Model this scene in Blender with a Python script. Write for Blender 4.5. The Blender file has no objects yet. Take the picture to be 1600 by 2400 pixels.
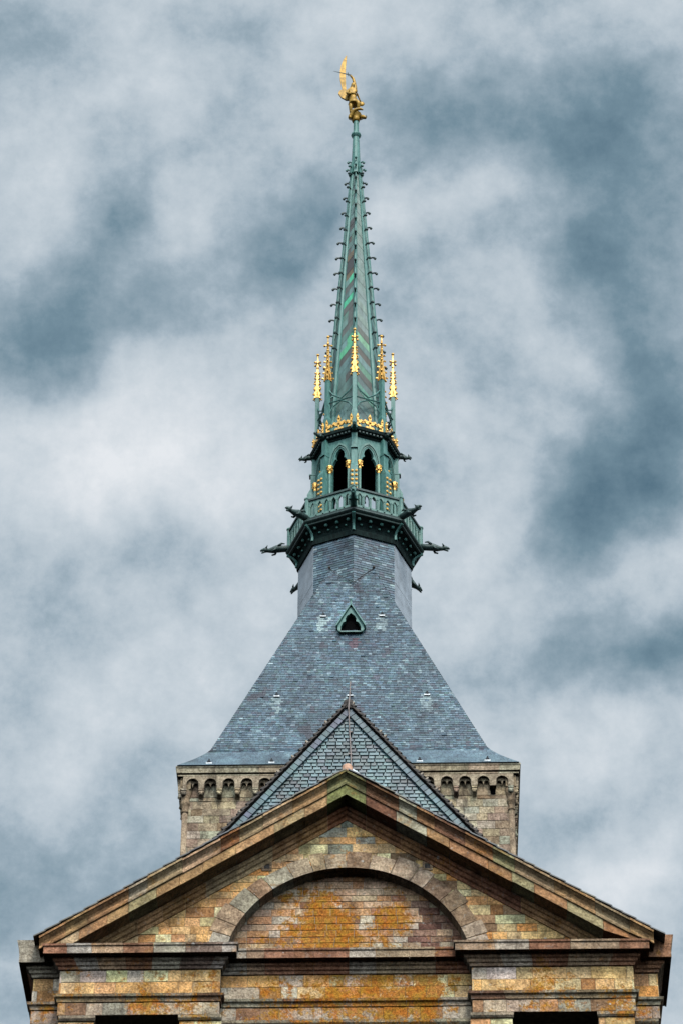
import bpy, math, random
from mathutils import Vector, Matrix, noise
from mathutils.geometry import tessellate_polygon
rnd = random.Random(7)
S = bpy.context.scene
col = S.collection
R = math.radians

# ------------------------------------------------------------------ camera
PAN, PITCH, ROLL = R(1.582), R(40.249), R(0.359)
F = Vector((-math.sin(PAN)*math.cos(PITCH), math.cos(PAN)*math.cos(PITCH), math.sin(PITCH)))
r0 = Vector((math.cos(PAN), math.sin(PAN), 0)); u0 = r0.cross(F)
RT = r0*math.cos(ROLL)+u0*math.sin(ROLL); UP = -r0*math.sin(ROLL)+u0*math.cos(ROLL)
cd = bpy.data.cameras.new('camera'); cam = bpy.data.objects.new('camera', cd); col.objects.link(cam)
cd.sensor_fit = 'HORIZONTAL'; cd.sensor_width = 24; cd.lens = 24*7435.7/1600
cd.clip_start = 1; cd.clip_end = 20000
cam.matrix_world = Matrix(((RT.x, UP.x, -F.x, 2.5106), (RT.y, UP.y, -F.y, -107.3946), (RT.z, UP.z, -F.z, 0.0), (0, 0, 0, 1)))
S.camera = cam
S.view_settings.view_transform = 'Standard'; S.view_settings.look = 'None'
S.cycles.diffuse_bounces = 0
S.view_settings.gamma = 1; S.view_settings.exposure = 0.7

# ------------------------------------------------------------------ node helper
class NT:
    def __init__(s, tree): s.t = tree; s.n = tree.nodes; s.l = tree.links
    def put(s, sock, v):
        if v is None: return
        if hasattr(v, 'is_output') or isinstance(v, bpy.types.NodeSocket): s.l.new(v, sock)
        else: sock.default_value = v
    def new(s, kind, **kw):
        nd = s.n.new(kind)
        for k, v in kw.items(): setattr(nd, k, v)
        return nd
    def math(s, op, a, b=None, c=None, clamp=False):
        nd = s.new('ShaderNodeMath', operation=op, use_clamp=clamp)
        for i, v in enumerate((a, b, c)): s.put(nd.inputs[i], v)
        return nd.outputs[0]
    def vmath(s, op, a, b=None, out=0):
        nd = s.new('ShaderNodeVectorMath', operation=op)
        s.put(nd.inputs[0], a); s.put(nd.inputs[1], b)
        return nd.outputs['Value'] if op in ('DOT_PRODUCT', 'LENGTH') else nd.outputs[0]
    def noise(s, vec, scale, detail=4, rough=0.55, out='Fac', dim='3D'):
        nd = s.new('ShaderNodeTexNoise', noise_dimensions=dim)
        s.put(nd.inputs['Vector'], vec); nd.inputs['Scale'].default_value = scale
        nd.inputs['Detail'].default_value = detail; nd.inputs['Roughness'].default_value = rough
        return nd.outputs[out]
    def ramp(s, fac, lo, hi, a=0.0, b=1.0, smooth=True):
        nd = s.new('ShaderNodeMapRange', interpolation_type='SMOOTHSTEP' if smooth else 'LINEAR')
        s.put(nd.inputs[0], fac); nd.inputs[1].default_value = lo; nd.inputs[2].default_value = hi
        nd.inputs[3].default_value = a; nd.inputs[4].default_value = b
        return nd.outputs[0]
    def mix(s, fac, a, b, mode='MIX'):
        nd = s.new('ShaderNodeMix', data_type='RGBA', blend_type=mode)
        s.put(nd.inputs[0], fac)
        for sock, v in ((nd.inputs[6], a), (nd.inputs[7], b)):
            if isinstance(v, (tuple, list)): sock.default_value = (*v[:3], 1)
            else: s.put(sock, v)
        return nd.outputs[2]

# ------------------------------------------------------------------ world: overcast sky
SUN_EL, SUN_AZ = R(50), R(14)      # sun behind the camera, a little to its right (azimuth from -Y towards +X)
W = bpy.data.worlds.new('World'); S.world = W; W.use_nodes = True
T = NT(W.node_tree); T.n.clear()
sky = T.new('ShaderNodeTexSky', sky_type='NISHITA', sun_disc=False, sun_elevation=SUN_EL, sun_rotation=math.pi-SUN_AZ)
bg1 = T.new('ShaderNodeBackground'); T.l.new(sky.outputs[0], bg1.inputs[0]); bg1.inputs[1].default_value = 0.08
tc = T.new('ShaderNodeTexCoord'); D = tc.outputs['Generated']
# clouds live on the sky's directions; ZX, ZY, ZF are fixed directions of the world
zf = T.math('MAXIMUM', T.vmath('DOT_PRODUCT', D, tuple(F)), 0.05)
cu = T.math('DIVIDE', T.vmath('DOT_PRODUCT', D, tuple(RT)), zf)
cv = T.math('DIVIDE', T.vmath('DOT_PRODUCT', D, tuple(UP)), zf)
comb = T.new('ShaderNodeCombineXYZ'); T.l.new(cu, comb.inputs[0]); T.l.new(cv, comb.inputs[1])
uv = comb.outputs[0]
def warp(vec, scale, amt, det):
    n = T.noise(vec, scale, det, 0.55, 'Color')
    n = T.vmath('SUBTRACT', n, (0.5, 0.5, 0.5))
    sc = T.new('ShaderNodeVectorMath', operation='SCALE'); T.l.new(n, sc.inputs[0]); sc.inputs[3].default_value = amt
    return T.vmath('ADD', vec, sc.outputs[0])
uvw = warp(uv, 11, 0.050, 3)
uvw = warp(uvw, 34, 0.012, 3)
blobs = [  # x, y (centre), rx, ry, tilt, gain
    (110, 830, 420, 130, 12, -.55), (60, 700, 260, 130, 0, -.25), (270, 560, 260, 110, 65, -.30), (600, 610, 330, 100, 30, -.36),
    (330, 760, 200, 120, 20, -.22), (760, 470, 220, 120, 35, -.14), (60, 70, 220, 150, 0, -.22), (1180, 230, 420, 190, 15, -.30), (1450, 330, 300, 200, 0, -.20),
    (1480, 1120, 330, 230, 75, -.46), (1330, 1240, 260, 160, 30, -.34), (1560, 1000, 180, 200, 0, -.22), (1500, 1510, 260, 120, 10, -.52), (1520, 620, 230, 220, 0, -.22),
    (1380, 620, 120, 120, 0, -.16), (130, 2060, 420, 150, 20, -.30), (60, 1930, 220, 120, 0, -.12), (260, 1290, 300, 70, 10, -.16), (1420, 1900, 260, 100, 20, -.12), (1230, 1560, 220, 110, 40, -.10),
    (520, 250, 320, 80, 25, -.10), (1020, 640, 200, 90, 30, -.16), (250, 1820, 260, 80, 30, -.10), (1150, 850, 140, 80, 50, -.12), (440, 480, 140, 90, 50, .16),
    (400, 730, 170, 120, 20, .36), (330, 1010, 420, 190, -12, .32), (120, 1120, 330, 260, 0, .26), (590, 850, 150, 120, 0, .26), (90, 450, 170, 220, 0, .22), (120, 610, 160, 60, 10, .18),
    (430, 180, 330, 110, 0, .14), (900, 60, 330, 110, 10, .24), (1080, 470, 260, 90, 20, .26), (1200, 660, 130, 110, 40, .16), (1290, 790, 100, 100, 0, .08), (1450, 520, 520, 640, 0, -.13), (1400, 800, 300, 300, 0, -.05), (1080, 980, 220, 170, 0, .22),
    (560, 1200, 260, 200, 0, .18), (330, 1560, 380, 200, 15, .24), (190, 1760, 260, 100, 35, .16), (1180, 1350, 200, 150, 0, .18), (1280, 1720, 330, 120, 15, .20),
    (1510, 2030, 170, 130, 15, .46), (1350, 2080, 220, 100, 10, .20), (1130, 1180, 180, 120, 0, .12), (300, 400, 260, 70, 60, .10), (1330, 950, 120, 80, 30, .05)]
acc = None
for (bx, by, rx, ry, tl, g) in blobs:
    mp = T.new('ShaderNodeMapping', vector_type='TEXTURE')
    T.l.new(uvw, mp.inputs[0])
    mp.inputs[1].default_value = ((bx-800)/7435.7, (1200-by)/7435.7, 0)
    mp.inputs[2].default_value = (0, 0, R(tl)); mp.inputs[3].default_value = (rx*1.35/7435.7, ry*1.35/7435.7, 1)
    gr = T.new('ShaderNodeTexGradient', gradient_type='SPHERICAL'); T.l.new(mp.outputs[0], gr.inputs[0])
    q = T.ramp(gr.outputs['Fac'], 0, 1, 0, g*(.68 if g < 0 else .58))
    acc = q if acc is None else T.math('ADD', acc, q)
n1 = T.math('SUBTRACT', T.noise(uvw, 15, 6, 0.52), 0.5)
n2 = T.math('SUBTRACT', T.noise(uv, 30, 9, 0.60), 0.5)
lum = T.math('ADD', T.math('ADD', acc, T.math('MULTIPLY', n1, 0.60)), T.math('ADD', T.math('MULTIPLY', n2, 0.44), T.math('MULTIPLY', T.math('SUBTRACT', T.noise(uv, 95, 7, .68), .5), .34)))
lum = T.math('ADD', lum, 0.60)
lum = T.math('ADD', lum, T.ramp(lum, .44, .62, -.035, .02))   # crisper cloud edges
cr = T.new('ShaderNodeValToRGB'); T.l.new(lum, cr.inputs[0])
el = cr.color_ramp.elements
K = 1/1.625*1.06
el[0].position = 0.0; el[0].color = (.072*K, .142*K, .195*K, 1)
el[1].position = 1.0; el[1].color = (.78*K, .81*K, .84*K, 1)
for p, c in ((.25, (.170, .262, .322)), (.5, (.37, .455, .52)), (.75, (.57, .635, .685))):
    e = el.new(p); e.color = (*(v*K for v in c), 1)
# added brightening of the unseen sky around the sun, to light the facade
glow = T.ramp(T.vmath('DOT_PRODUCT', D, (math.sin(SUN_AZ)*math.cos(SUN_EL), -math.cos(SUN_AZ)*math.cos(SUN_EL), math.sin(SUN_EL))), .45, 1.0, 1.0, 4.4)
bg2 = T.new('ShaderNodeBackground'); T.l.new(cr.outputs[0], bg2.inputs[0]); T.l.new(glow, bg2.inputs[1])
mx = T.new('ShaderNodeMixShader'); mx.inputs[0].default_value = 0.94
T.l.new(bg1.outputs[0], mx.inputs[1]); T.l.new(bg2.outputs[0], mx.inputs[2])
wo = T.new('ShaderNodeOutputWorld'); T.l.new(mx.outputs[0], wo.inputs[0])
sd = bpy.data.lights.new('sun', 'SUN'); sd.energy = 1.5; sd.angle = R(14); sd.color = (1, .95, .87)
so = bpy.data.objects.new('sun', sd); col.objects.link(so)
sdir = Vector((math.sin(SUN_AZ)*math.cos(SUN_EL), -math.cos(SUN_AZ)*math.cos(SUN_EL), math.sin(SUN_EL)))
so.rotation_euler = sdir.to_track_quat('Z', 'Y').to_euler(); so.location = sdir*300

# ------------------------------------------------------------------ materials
def mat(name):
    m = bpy.data.materials.new(name); m.use_nodes = True
    t = NT(m.node_tree); b = t.n['Principled BSDF']
    pos = t.new('ShaderNodeNewGeometry').outputs['Position']
    return m, t, b, pos
def attr(t):
    a = t.new('ShaderNodeAttribute'); a.attribute_name = 'col'; return a.outputs['Color']
def bump(t, b, h, strength, dist=0.03):
    n = t.new('ShaderNodeBump'); n.inputs['Strength'].default_value = strength; n.inputs['Distance'].default_value = dist
    t.put(n.inputs['Height'], h); t.l.new(n.outputs[0], b.inputs['Normal'])
def stone(name, lichen=0.0, grime=0.5, spots=0.5, blob=None, green=0.0):
    m, t, b, P = mat(name)
    c = attr(t)
    n1 = t.noise(P, 2.2, 6, .65); n2 = t.noise(P, 14, 6, .7); n3 = t.noise(P, 45, 3, .7)
    c = t.mix(1, c, t.mix(t.ramp(n2, .3, .7), (.55, .50, .46), (1.45, 1.42, 1.36)), 'MULTIPLY')
    c = t.mix(1, c, t.mix(t.ramp(n1, .32, .68), (.66, .62, .60), (1.30, 1.27, 1.22)), 'MULTIPLY')
    c = t.mix(t.ramp(n3, .56, .72, 0, .35), c, (.05, .035, .022))
    # grey-black crust
    sv = t.new('ShaderNodeMapping'); t.l.new(P, sv.inputs[0]); sv.inputs[3].default_value = (1.3, 1.3, .45)
    g = t.noise(sv.outputs[0], 1.1, 7, .68)
    c = t.mix(t.ramp(g, .52, .68, 0, grime), c, (.045, .033, .024))
    # pale lichen crust
    pl = t.noise(P, 5.5, 6, .7)
    c = t.mix(t.ramp(pl, .58, .68, 0, spots*.8), c, (.44, .42, .37))
    if green:
        gn = t.noise(t.vmath('ADD', P, (17, 3, 5)), 1.7, 6, .68)
        c = t.mix(t.ramp(gn, .56, .68, 0, green), c, (.20, .21, .125))
    if lichen:
        lw = t.noise(t.vmath('ADD', P, (3, 8, 1)), .9, 7, .7)
        if blob:
            for (bx, bz, br, ba) in blob:
                d = t.vmath('LENGTH', t.vmath('MULTIPLY', t.vmath('SUBTRACT', P, (bx, 0, bz)), (1, 0, 1.15)))
                lw = t.math('ADD', lw, t.ramp(d, 0, br, ba, 0))
        f1 = t.math('MULTIPLY', t.math('SUBTRACT', t.noise(P, 3.2, 7, .75), .5), .75)
        f2 = t.math('MULTIPLY', t.math('SUBTRACT', t.noise(P, 16, 5, .8), .5), .45)
        mk = t.ramp(t.math('ADD', lw, t.math('ADD', f1, f2)), .585, .72)
        lc = t.mix(t.ramp(t.noise(P, 4, 6, .7), .38, .62), (.48, .150, .012), (.42, .21, .018))
        lc = t.mix(1, lc, t.mix(t.ramp(n2, .32, .68), (.45, .42, .4), (1.4, 1.4, 1.4)), 'MULTIPLY')
        c = t.mix(t.math('MULTIPLY', mk, lichen), c, lc)
    vo = t.new('ShaderNodeTexVoronoi'); t.l.new(P, vo.inputs['Vector']); vo.inputs['Scale'].default_value = 2.1
    sz = t.new('ShaderNodeSeparateColor'); t.l.new(vo.outputs['Color'], sz.inputs[0])
    dot = t.math('LESS_THAN', t.math('ADD', vo.outputs['Distance'], t.math('MULTIPLY', n2, .05)), t.ramp(sz.outputs[0], .55, 1, 0, .14, False))
    c = t.mix(t.math('MULTIPLY', dot, spots), c, (.66, .66, .62))
    t.l.new(c, b.inputs['Base Color']); b.inputs['Roughness'].default_value = .92
    b.inputs['Specular IOR Level'].default_value = .2
    bump(t, b, t.math('ADD', n2, t.math('MULTIPLY', n1, .8)), .8, .06)
    return m
def slate(name, rough=.5, var=.5):
    m, t, b, P = mat(name)
    c = attr(t)
    n2 = t.noise(P, 9, 5, .7); n1 = t.noise(P, .7, 5, .6)
    c = t.mix(1, c, t.mix(t.ramp(n2, .3, .7), (.75, .75, .75), (1.25, 1.25, 1.25)), 'MULTIPLY')
    c = t.mix(1, c, t.mix(t.ramp(n1, .35, .65), (.8, .8, .84), (1.15, 1.16, 1.14)), 'MULTIPLY')
    sm = t.new('ShaderNodeMapping'); t.l.new(P, sm.inputs[0]); sm.inputs[3].default_value = (3.2, 3.2, .22)
    c = t.mix(1, c, t.mix(t.ramp(t.noise(sm.outputs[0], 1, 5, .65), .33, .67), (.74, .76, .8), (1.24, 1.24, 1.2)), 'MULTIPLY')
    ns = t.noise(t.vmath('ADD', P, (5, 5, 5)), 1.6, 7, .7)
    c = t.mix(t.ramp(ns, .6, .72, 0, var), c, (.06, .055, .06))
    t.l.new(c, b.inputs['Base Color']); b.inputs['Roughness'].default_value = rough
    bump(t, b, n2, .25, .02)
    return m
def copper(name, base, alt, dark, dk=.6, metal=0.0, usecol=False):
    m, t, b, P = mat(name)
    sv = t.new('ShaderNodeMapping'); t.l.new(P, sv.inputs[0]); sv.inputs[3].default_value = (5, 5, .9)
    s = t.noise(sv.outputs[0], 1.6, 7, .7); n = t.noise(P, 6, 6, .7)
    c = t.mix(t.ramp(s, .35, .65), base, alt)
    c = t.mix(t.ramp(t.noise(t.vmath('ADD', sv.outputs[0], (9, 4, 2)), 2.3, 6, .7), .56, .72, 0, .42), c, tuple(min(.5, v*1.5+.07) for v in alt))
    if usecol: c = t.mix(1, attr(t), t.mix(t.ramp(s, .3, .7), (.7, .7, .7), (1.3, 1.3, 1.3)), 'MULTIPLY')
    c = t.mix(t.ramp(n, .52, .7, 0, dk), c, dark)
    t.l.new(c, b.inputs['Base Color']); b.inputs['Roughness'].default_value = .55; b.inputs['Metallic'].default_value = metal
    bump(t, b, n, .2, .02)
    return m
def plain(name, c, rough=.8, metal=0.0, nscale=8, amp=.3):
    m, t, b, P = mat(name)
    n = t.noise(P, nscale, 5, .6)
    k = t.mix(t.ramp(n, .3, .7), tuple(x*(1-amp) for x in c), tuple(x*(1+amp) for x in c))
    t.l.new(k, b.inputs['Base Color']); b.inputs['Roughness'].default_value = rough; b.inputs['Metallic'].default_value = metal
    bump(t, b, n, .2, .02)
    return m
M_STONE = stone('granite_facade', .75, .58, .5, green=.18)
M_FRIEZE = stone('granite_frieze', .9, .48, .7, blob=[(-5, 51.4, 2.6, .18), (.5, 51.4, 4.4, .23), (3.0, 52.0, 1.7, .18), (7, 51.3, 2.4, .13), (-8.6, 51.3, 1.2, .16), (9.4, 51.2, 1.4, .18)])
M_LUN = stone('granite_lunette', .92, .5, .6, blob=[(.0, 54.4, 1.8, .38), (1.9, 55.0, 1.2, .36), (-.9, 55.3, 1.7, .22), (-2.2, 54.2, 1.1, .10), (1.7, 53.9, .9, .14)])
M_RAKE = stone('granite_cornice', .45, .5, .35, green=.2)
M_TOWER = stone('granite_tower', .0, .8, .3, green=.3)
M_MORTAR = plain('mortar', (.36, .30, .235), .95, 0, 5)
M_SLATE = slate('roof_slate', .5, .45)
M_GSLATE = slate('gable_slate', .4, .5)
M_LEAD = plain('lead_sheet', (.33, .37, .41), .45, 0, 1.6, .25)
M_BACK = plain('dark_batten', (.018, .022, .026), .9)
M_COP = copper('patinated_copper', (.042, .160, .140), (.105, .255, .222), (.016, .044, .040), .6)
M_COPL = copper('pale_patina', (.070, .185, .160), (.15, .265, .225), (.03, .07, .06), .6)
M_COPD = copper('dark_patina_and_backlit', (.016, .036, .034), (.036, .078, .068), (.010, .013, .014), .7)  # dark copper; also carries the crockets' painted backlit darkness
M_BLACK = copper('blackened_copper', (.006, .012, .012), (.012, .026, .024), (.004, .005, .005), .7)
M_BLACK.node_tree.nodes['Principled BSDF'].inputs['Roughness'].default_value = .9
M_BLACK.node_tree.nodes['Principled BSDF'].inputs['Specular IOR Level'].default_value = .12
M_PANEL = copper('copper_sheets', (.1, .2, .18), (.15, .27, .23), (.05, .07, .065), .45, usecol=True)
M_GOLD = plain('gilding', (.82, .46, .11), .38, .45, 16, .5)
M_SGOLD = plain('statue_gilding', (.34, .19, .018), .5, .3, 5, .45)
M_DARK = plain('interior_shade_black', (.003, .003, .0035), 1.0)  # near-black colour paints in the unlit depth of openings
M_DARK.node_tree.nodes['Principled BSDF'].inputs['Specular IOR Level'].default_value = .05
M_TILE = plain('verge_tile', (.06, .05, .044), .9, 0, 10, .6)
M_ZINC = plain('pale_zinc', (.55, .58, .6), .5, .2)
M_TERRA = plain('pale_terracotta', (.62, .36, .24), .85)
M_CABLE = plain('cable', (.30, .24, .22), .6)
M_GROUND = plain('ground', (.04, .038, .034), .95, 0, .05, .3)

# ------------------------------------------------------------------ mesh builder
class MB:
    def __init__(s): s.v = []; s.f = []; s.c = []
    def face(s, pts, c=(.5, .5, .5)):
        i = len(s.v); s.v.extend(tuple(p) for p in pts); s.f.append(tuple(range(i, i+len(pts)))); s.c.append(c)
    def mesh(s, verts, faces, c=(.5, .5, .5), M=None):
        i = len(s.v)
        s.v.extend(tuple(M @ Vector(p)) if M else tuple(p) for p in verts)
        for f in faces: s.f.append(tuple(i+k for k in f)); s.c.append(c)
    def box(s, a, b, c=(.5, .5, .5), M=None):
        (x0, y0, z0), (x1, y1, z1) = a, b
        v = [(x0, y0, z0), (x1, y0, z0), (x1, y1, z0), (x0, y1, z0), (x0, y0, z1), (x1, y0, z1), (x1, y1, z1), (x0, y1, z1)]
        s.mesh(v, [(3, 2, 1, 0), (4, 5, 6, 7), (0, 1, 5, 4), (1, 2, 6, 5), (2, 3, 7, 6), (3, 0, 4, 7)], c, M)
    def rings(s, rs, c=(.5, .5, .5), cap=True, M=None):
        n = len(rs[0]); v = [p for r in rs for p in r]; f = []
        for k in range(len(rs)-1):
            for j in range(n):
                a = k*n+j; b = k*n+(j+1) % n; f.append((a, b, b+n, a+n))
        if cap: f.append(tuple(reversed(range(n)))); f.append(tuple(range((len(rs)-1)*n, len(rs)*n)))
        s.mesh(v, f, c, M)
    def lathe(s, prof, n=10, c=(.5, .5, .5), M=None, a0=0.0, cap=True):
        s.rings([[(r*math.cos(a0+2*math.pi*j/n), r*math.sin(a0+2*math.pi*j/n), z) for j in range(n)] for r, z in prof], c, cap, M)
    def tube(s, pts, rad, n=6, c=(.5, .5, .5), M=None):
        pts = [Vector(p) for p in pts]
        if not hasattr(rad, '__len__'): rad = [rad]*len(pts)
        rs = []
        for i, p in enumerate(pts):
            d = (pts[min(i+1, len(pts)-1)]-pts[max(i-1, 0)]).normalized()
            a = d.cross(Vector((0, 0, 1)) if abs(d.z) < .95 else Vector((0, 1, 0))).normalized(); b = d.cross(a)
            rs.append([p+(a*math.cos(2*math.pi*j/n)+b*math.sin(2*math.pi*j/n))*rad[i] for j in range(n)])
        s.rings(rs, c, True, M)
    def ball(s, p, r, n=8, c=(.5, .5, .5), sc=(1, 1, 1), M=None):
        m = 5
        prof = [(max(.02, math.sin(math.pi*k/m))*r, -math.cos(math.pi*k/m)*r) for k in range(m+1)]
        X = Matrix.Translation(p) @ Matrix.Diagonal((*sc, 1))
        s.lathe(prof, n, c, (M @ X) if M else X)
    def plate(s, loops, d0, d1, c=(.5, .5, .5), M=None):
        """loops: outer + holes in (x, z); extruded along y from d0 (front) to d1."""
        tri = tessellate_polygon([[Vector((p[0], p[1], 0)) for p in l] for l in loops])
        flat = [p for l in loops for p in l]; n = len(flat)
        v = [(p[0], d0, p[1]) for p in flat]+[(p[0], d1, p[1]) for p in flat]
        f = []
        for t in tri:
            a, b, cc = (flat[k] for k in t)
            ar = (b[0]-a[0])*(cc[1]-a[1])-(b[1]-a[1])*(cc[0]-a[0])
            if abs(ar) < 1e-10: continue
            t = tuple(t) if ar > 0 else tuple(reversed(t))
            f.append(t); f.append(tuple(k+n for k in reversed(t)))
        o = 0
        for l in loops:
            k = len(l)
            for j in range(k): f.append((o+j, o+j+n, o+(j+1) % k+n, o+(j+1) % k))
            o += k
        s.mesh(v, f, c, M)
    def build(s, name, m, parent=None, smooth=False, fix=True):
        me = bpy.data.meshes.new(name); me.from_pydata(s.v, [], s.f); me.materials.append(m)
        at = me.attributes.new('col', 'FLOAT_COLOR', 'CORNER')
        buf = []
        for f, c in zip(s.f, s.c): buf.extend((*c, 1.0)*len(f))
        at.data.foreach_set('color', buf)
        if smooth: me.polygons.foreach_set('use_smooth', [True]*len(me.polygons))
        me.update()
        o = bpy.data.objects.new(name, me); col.objects.link(o)
        if parent: o.parent = parent; o.matrix_parent_inverse = parent.matrix_basis.inverted()
        return o
def thing(name, label, cat, loc, group=None):
    o = bpy.data.objects.new(name, None); col.objects.link(o); o.location = loc; o.empty_display_size = .5
    o['label'] = label; o['category'] = cat
    if group: o['group'] = group
    return o
def rz(a, x=0, y=0, z=0): return Matrix.Translation((x, y, z)) @ Matrix.Rotation(a, 4, 'Z')
def clip(poly, a, b, c):
    """keep a*x + b*z <= c"""
    out = []
    for i in range(len(poly)):
        p, q = poly[i-1], poly[i]; dp = a*p[0]+b*p[1]-c; dq = a*q[0]+b*q[1]-c
        if (dp <= 0) != (dq <= 0):
            k = dp/(dp-dq); out.append((p[0]+(q[0]-p[0])*k, p[1]+(q[1]-p[1])*k))
        if dq <= 0: out.append(q)
    return out
def area(p): return .5*abs(sum(p[i-1][0]*p[i][1]-p[i][0]*p[i-1][1] for i in range(len(p))))

# stone colours (linear albedo)
WARM = [((0.700, 0.475, 0.226), 5), ((0.688, 0.405, 0.171), 4), ((0.656, 0.483, 0.266), 4), ((0.542, 0.284, 0.116), 1.6), ((0.700, 0.341, 0.111), 1.2), ((0.557, 0.475, 0.256), 1.8), ((0.361, 0.191, 0.080), .6), ((0.700, 0.668, 0.397), 2), ((0.656, 0.383, 0.190), 2)]
GREY = [((0.446, 0.373, 0.264), 4), ((0.386, 0.320, 0.225), 3), ((0.398, 0.401, 0.314), 2.4), ((0.306, 0.235, 0.181), 2), ((0.364, 0.270, 0.220), 1.6), ((0.515, 0.469, 0.368), 1.6), ((0.270, 0.200, 0.132), .8)]
RAKE = [((0.464, 0.291, 0.150), 4), ((0.406, 0.234, 0.113), 3), ((0.464, 0.218, 0.090), 1.2), ((0.406, 0.312, 0.182), 1.6), ((0.325, 0.156, 0.077), 1.2), ((0.533, 0.385, 0.236), 1.4), ((0.359, 0.323, 0.182), .6)]
def pick(pal, j=.14):
    t = rnd.random()*sum(w for _, w in pal)
    for c, w in pal:
        t -= w
        if t <= 0: break
    k = 1+rnd.uniform(-j, j); return tuple(max(.01, x*k*(1+rnd.uniform(-.04, .04))) for x in c)
def block(mb, poly, y, c, back=.05, tilt=.016, M=None):
    if len(poly) < 3 or area(poly) < .004: return
    n = len(poly); a, b = rnd.uniform(-tilt, tilt), rnd.uniform(-tilt, tilt)
    cx = sum(p[0] for p in poly)/n; cz = sum(p[1] for p in poly)/n
    # worn arrises: outer ring a little back, inner ring at the face
    fr = []; ou = []
    for p in poly:
        dx, dz = p[0]-cx, p[1]-cz; L = math.hypot(dx, dz) or 1
        k = max(0, 1-.02/L); yy = y+a*dx+b*dz
        fr.append((cx+dx*k, yy, cz+dz*k)); ou.append((p[0], yy+.007, p[1]))
    bk = [(p[0], y+back, p[1]) for p in poly]
    f = [tuple(range(n))]
    for j in range(n):
        k = (j+1) % n; f.append((j, j+n, k+n, k)); f.append((j+n, j+2*n, k+2*n, k+n))
    mb.mesh(fr+ou+bk, f, c, M)
def ashlar(mb, region, y, rows, lens, pal, gap=.009, hole=None, M=None, inside=None, colfn=None):
    """region: convex polygon (ccw) in x,z.  hole / inside: (cx, cz, r) circle to keep clear of / to stay within."""
    z = min(p[1] for p in region); z1 = max(p[1] for p in region)
    x0 = min(p[0] for p in region); x1 = max(p[0] for p in region)
    while z < z1-.02:
        h = rnd.uniform(*rows)
        if z1-z-h < rows[0]*.5: h = z1-z
        x = x0-rnd.random()*lens[1]
        while x < x1:
            w = rnd.uniform(*lens)
            wob = rnd.uniform(-.012, .012)
            p = [(x+gap/2, z+gap/2), (x+w-gap/2, z+gap/2+wob), (x+w-gap/2, z+h-gap/2), (x+gap/2, z+h-gap/2)]
            for i in range(len(region)):
                a, b = region[i-1], region[i]; nx, nz = b[1]-a[1], -(b[0]-a[0]); L = math.hypot(nx, nz)
                if p: p = clip(p, nx/L, nz/L, (nx*a[0]+nz*a[1])/L)
            if p and hole:
                mx_, mz_ = x+w/2-hole[0], z+h/2-hole[1]; L = math.hypot(mx_, mz_) or 1
                p = clip(p, -mx_/L, -mz_/L, -(mx_*hole[0]+mz_*hole[1])/L-hole[2])
            if p and inside:
                mx_, mz_ = x+w/2-inside[0], z+h/2-inside[1]; L = math.hypot(mx_, mz_) or 1
                p = clip(p, mx_/L, mz_/L, (mx_*inside[0]+mz_*inside[1])/L+inside[2])
            if p and len(p) >= 3:
                c = colfn(x+w/2, z+h/2) if colfn else None
                block(mb, p, y+rnd.uniform(-.009, .009), c or pick(pal), M=M)
            x += w
        z += h
def offset_path(path, d):
    """offset an open plan path to its right-hand side (outside when walking it clockwise seen from above... left to right across the front)"""
    out = []; n = len(path)
    for i in range(n):
        ns = []
        for a, b in ((i-1, i), (i, i+1)):
            if a < 0 or b >= n: continue
            dx, dy = path[b][0]-path[a][0], path[b][1]-path[a][1]; L = math.hypot(dx, dy); ns.append((dy/L, -dx/L))
        if len(ns) == 1: m = ns[0]; k = 1
        else:
            m = (ns[0][0]+ns[1][0], ns[0][1]+ns[1][1]); L = math.hypot(*m); m = (m[0]/L, m[1]/L); k = 1/max(.2, m[0]*ns[0][0]+m[1]*ns[0][1])
        out.append((path[i][0]+m[0]*d*k, path[i][1]+m[1]*d*k))
    return out
def sweep(mb, path, prof, pal, lens=(.6, 1.3), joint=.012, caps=True):
    offs = [offset_path(path, o) for o, _ in prof]
    for i in range(len(path)-1):
        L = math.hypot(path[i+1][0]-path[i][0], path[i+1][1]-path[i][1])
        ts = [0.0]
        while ts[-1] < 1:
            ts.append(ts[-1]+rnd.uniform(*lens)/L)
        if len(ts) > 2 and 1-ts[-2] < lens[0]*.5/L: ts.pop(-2)
        ts[-1] = 1.0
        for k in range(len(ts)-1):
            a, b = ts[k]+(joint/2/L if k else 0), ts[k+1]-(joint/2/L if k < len(ts)-2 else 0)
            c = pick(pal); w = rnd.uniform(-.006, .006)
            ra, rb = [], []
            for (o, z), of in zip(prof, offs):
                p, q = of[i], of[i+1]
                ra.append((p[0]+(q[0]-p[0])*a, p[1]+(q[1]-p[1])*a+w, z+w)); rb.append((p[0]+(q[0]-p[0])*b, p[1]+(q[1]-p[1])*b+w, z+w))
            for j in range(len(prof)-1):
                mb.face((ra[j], rb[j], rb[j+1], ra[j+1]), c)
            mb.face(list(reversed(ra)), c); mb.face(rb, c)

# ================================================================== ground
g = MB(); g.face([(-6000, -6000, -1.7), (6000, -6000, -1.7), (6000, 6000, -1.7), (-6000, 6000, -1.7)])
o = g.build('ground', M_GROUND); o['kind'] = 'structure'

# ================================================================== church facade
FX = .42                                     # its centre line
fac = thing('church_facade', 'weathered orange-brown granite church front with a triangular pediment over a blind arch', 'church facade', (FX, -22.5, -1.7))
YP, YC, YE, YT, YL = -23.45, -23.08, -23.0, -23.02, -22.52     # piers, centre bay, end pilasters, tympanum, arch recess
SL = .653; APEX = 59.75
A = (FX+.03, 52.70, 3.90)                    # blind arch: centre and inner radius
def backing(mb, x0, x1, y, y1, z0, z1): mb.box((x0, y, z0), (x1, y1, z1), (.2, .15, .11))
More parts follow.
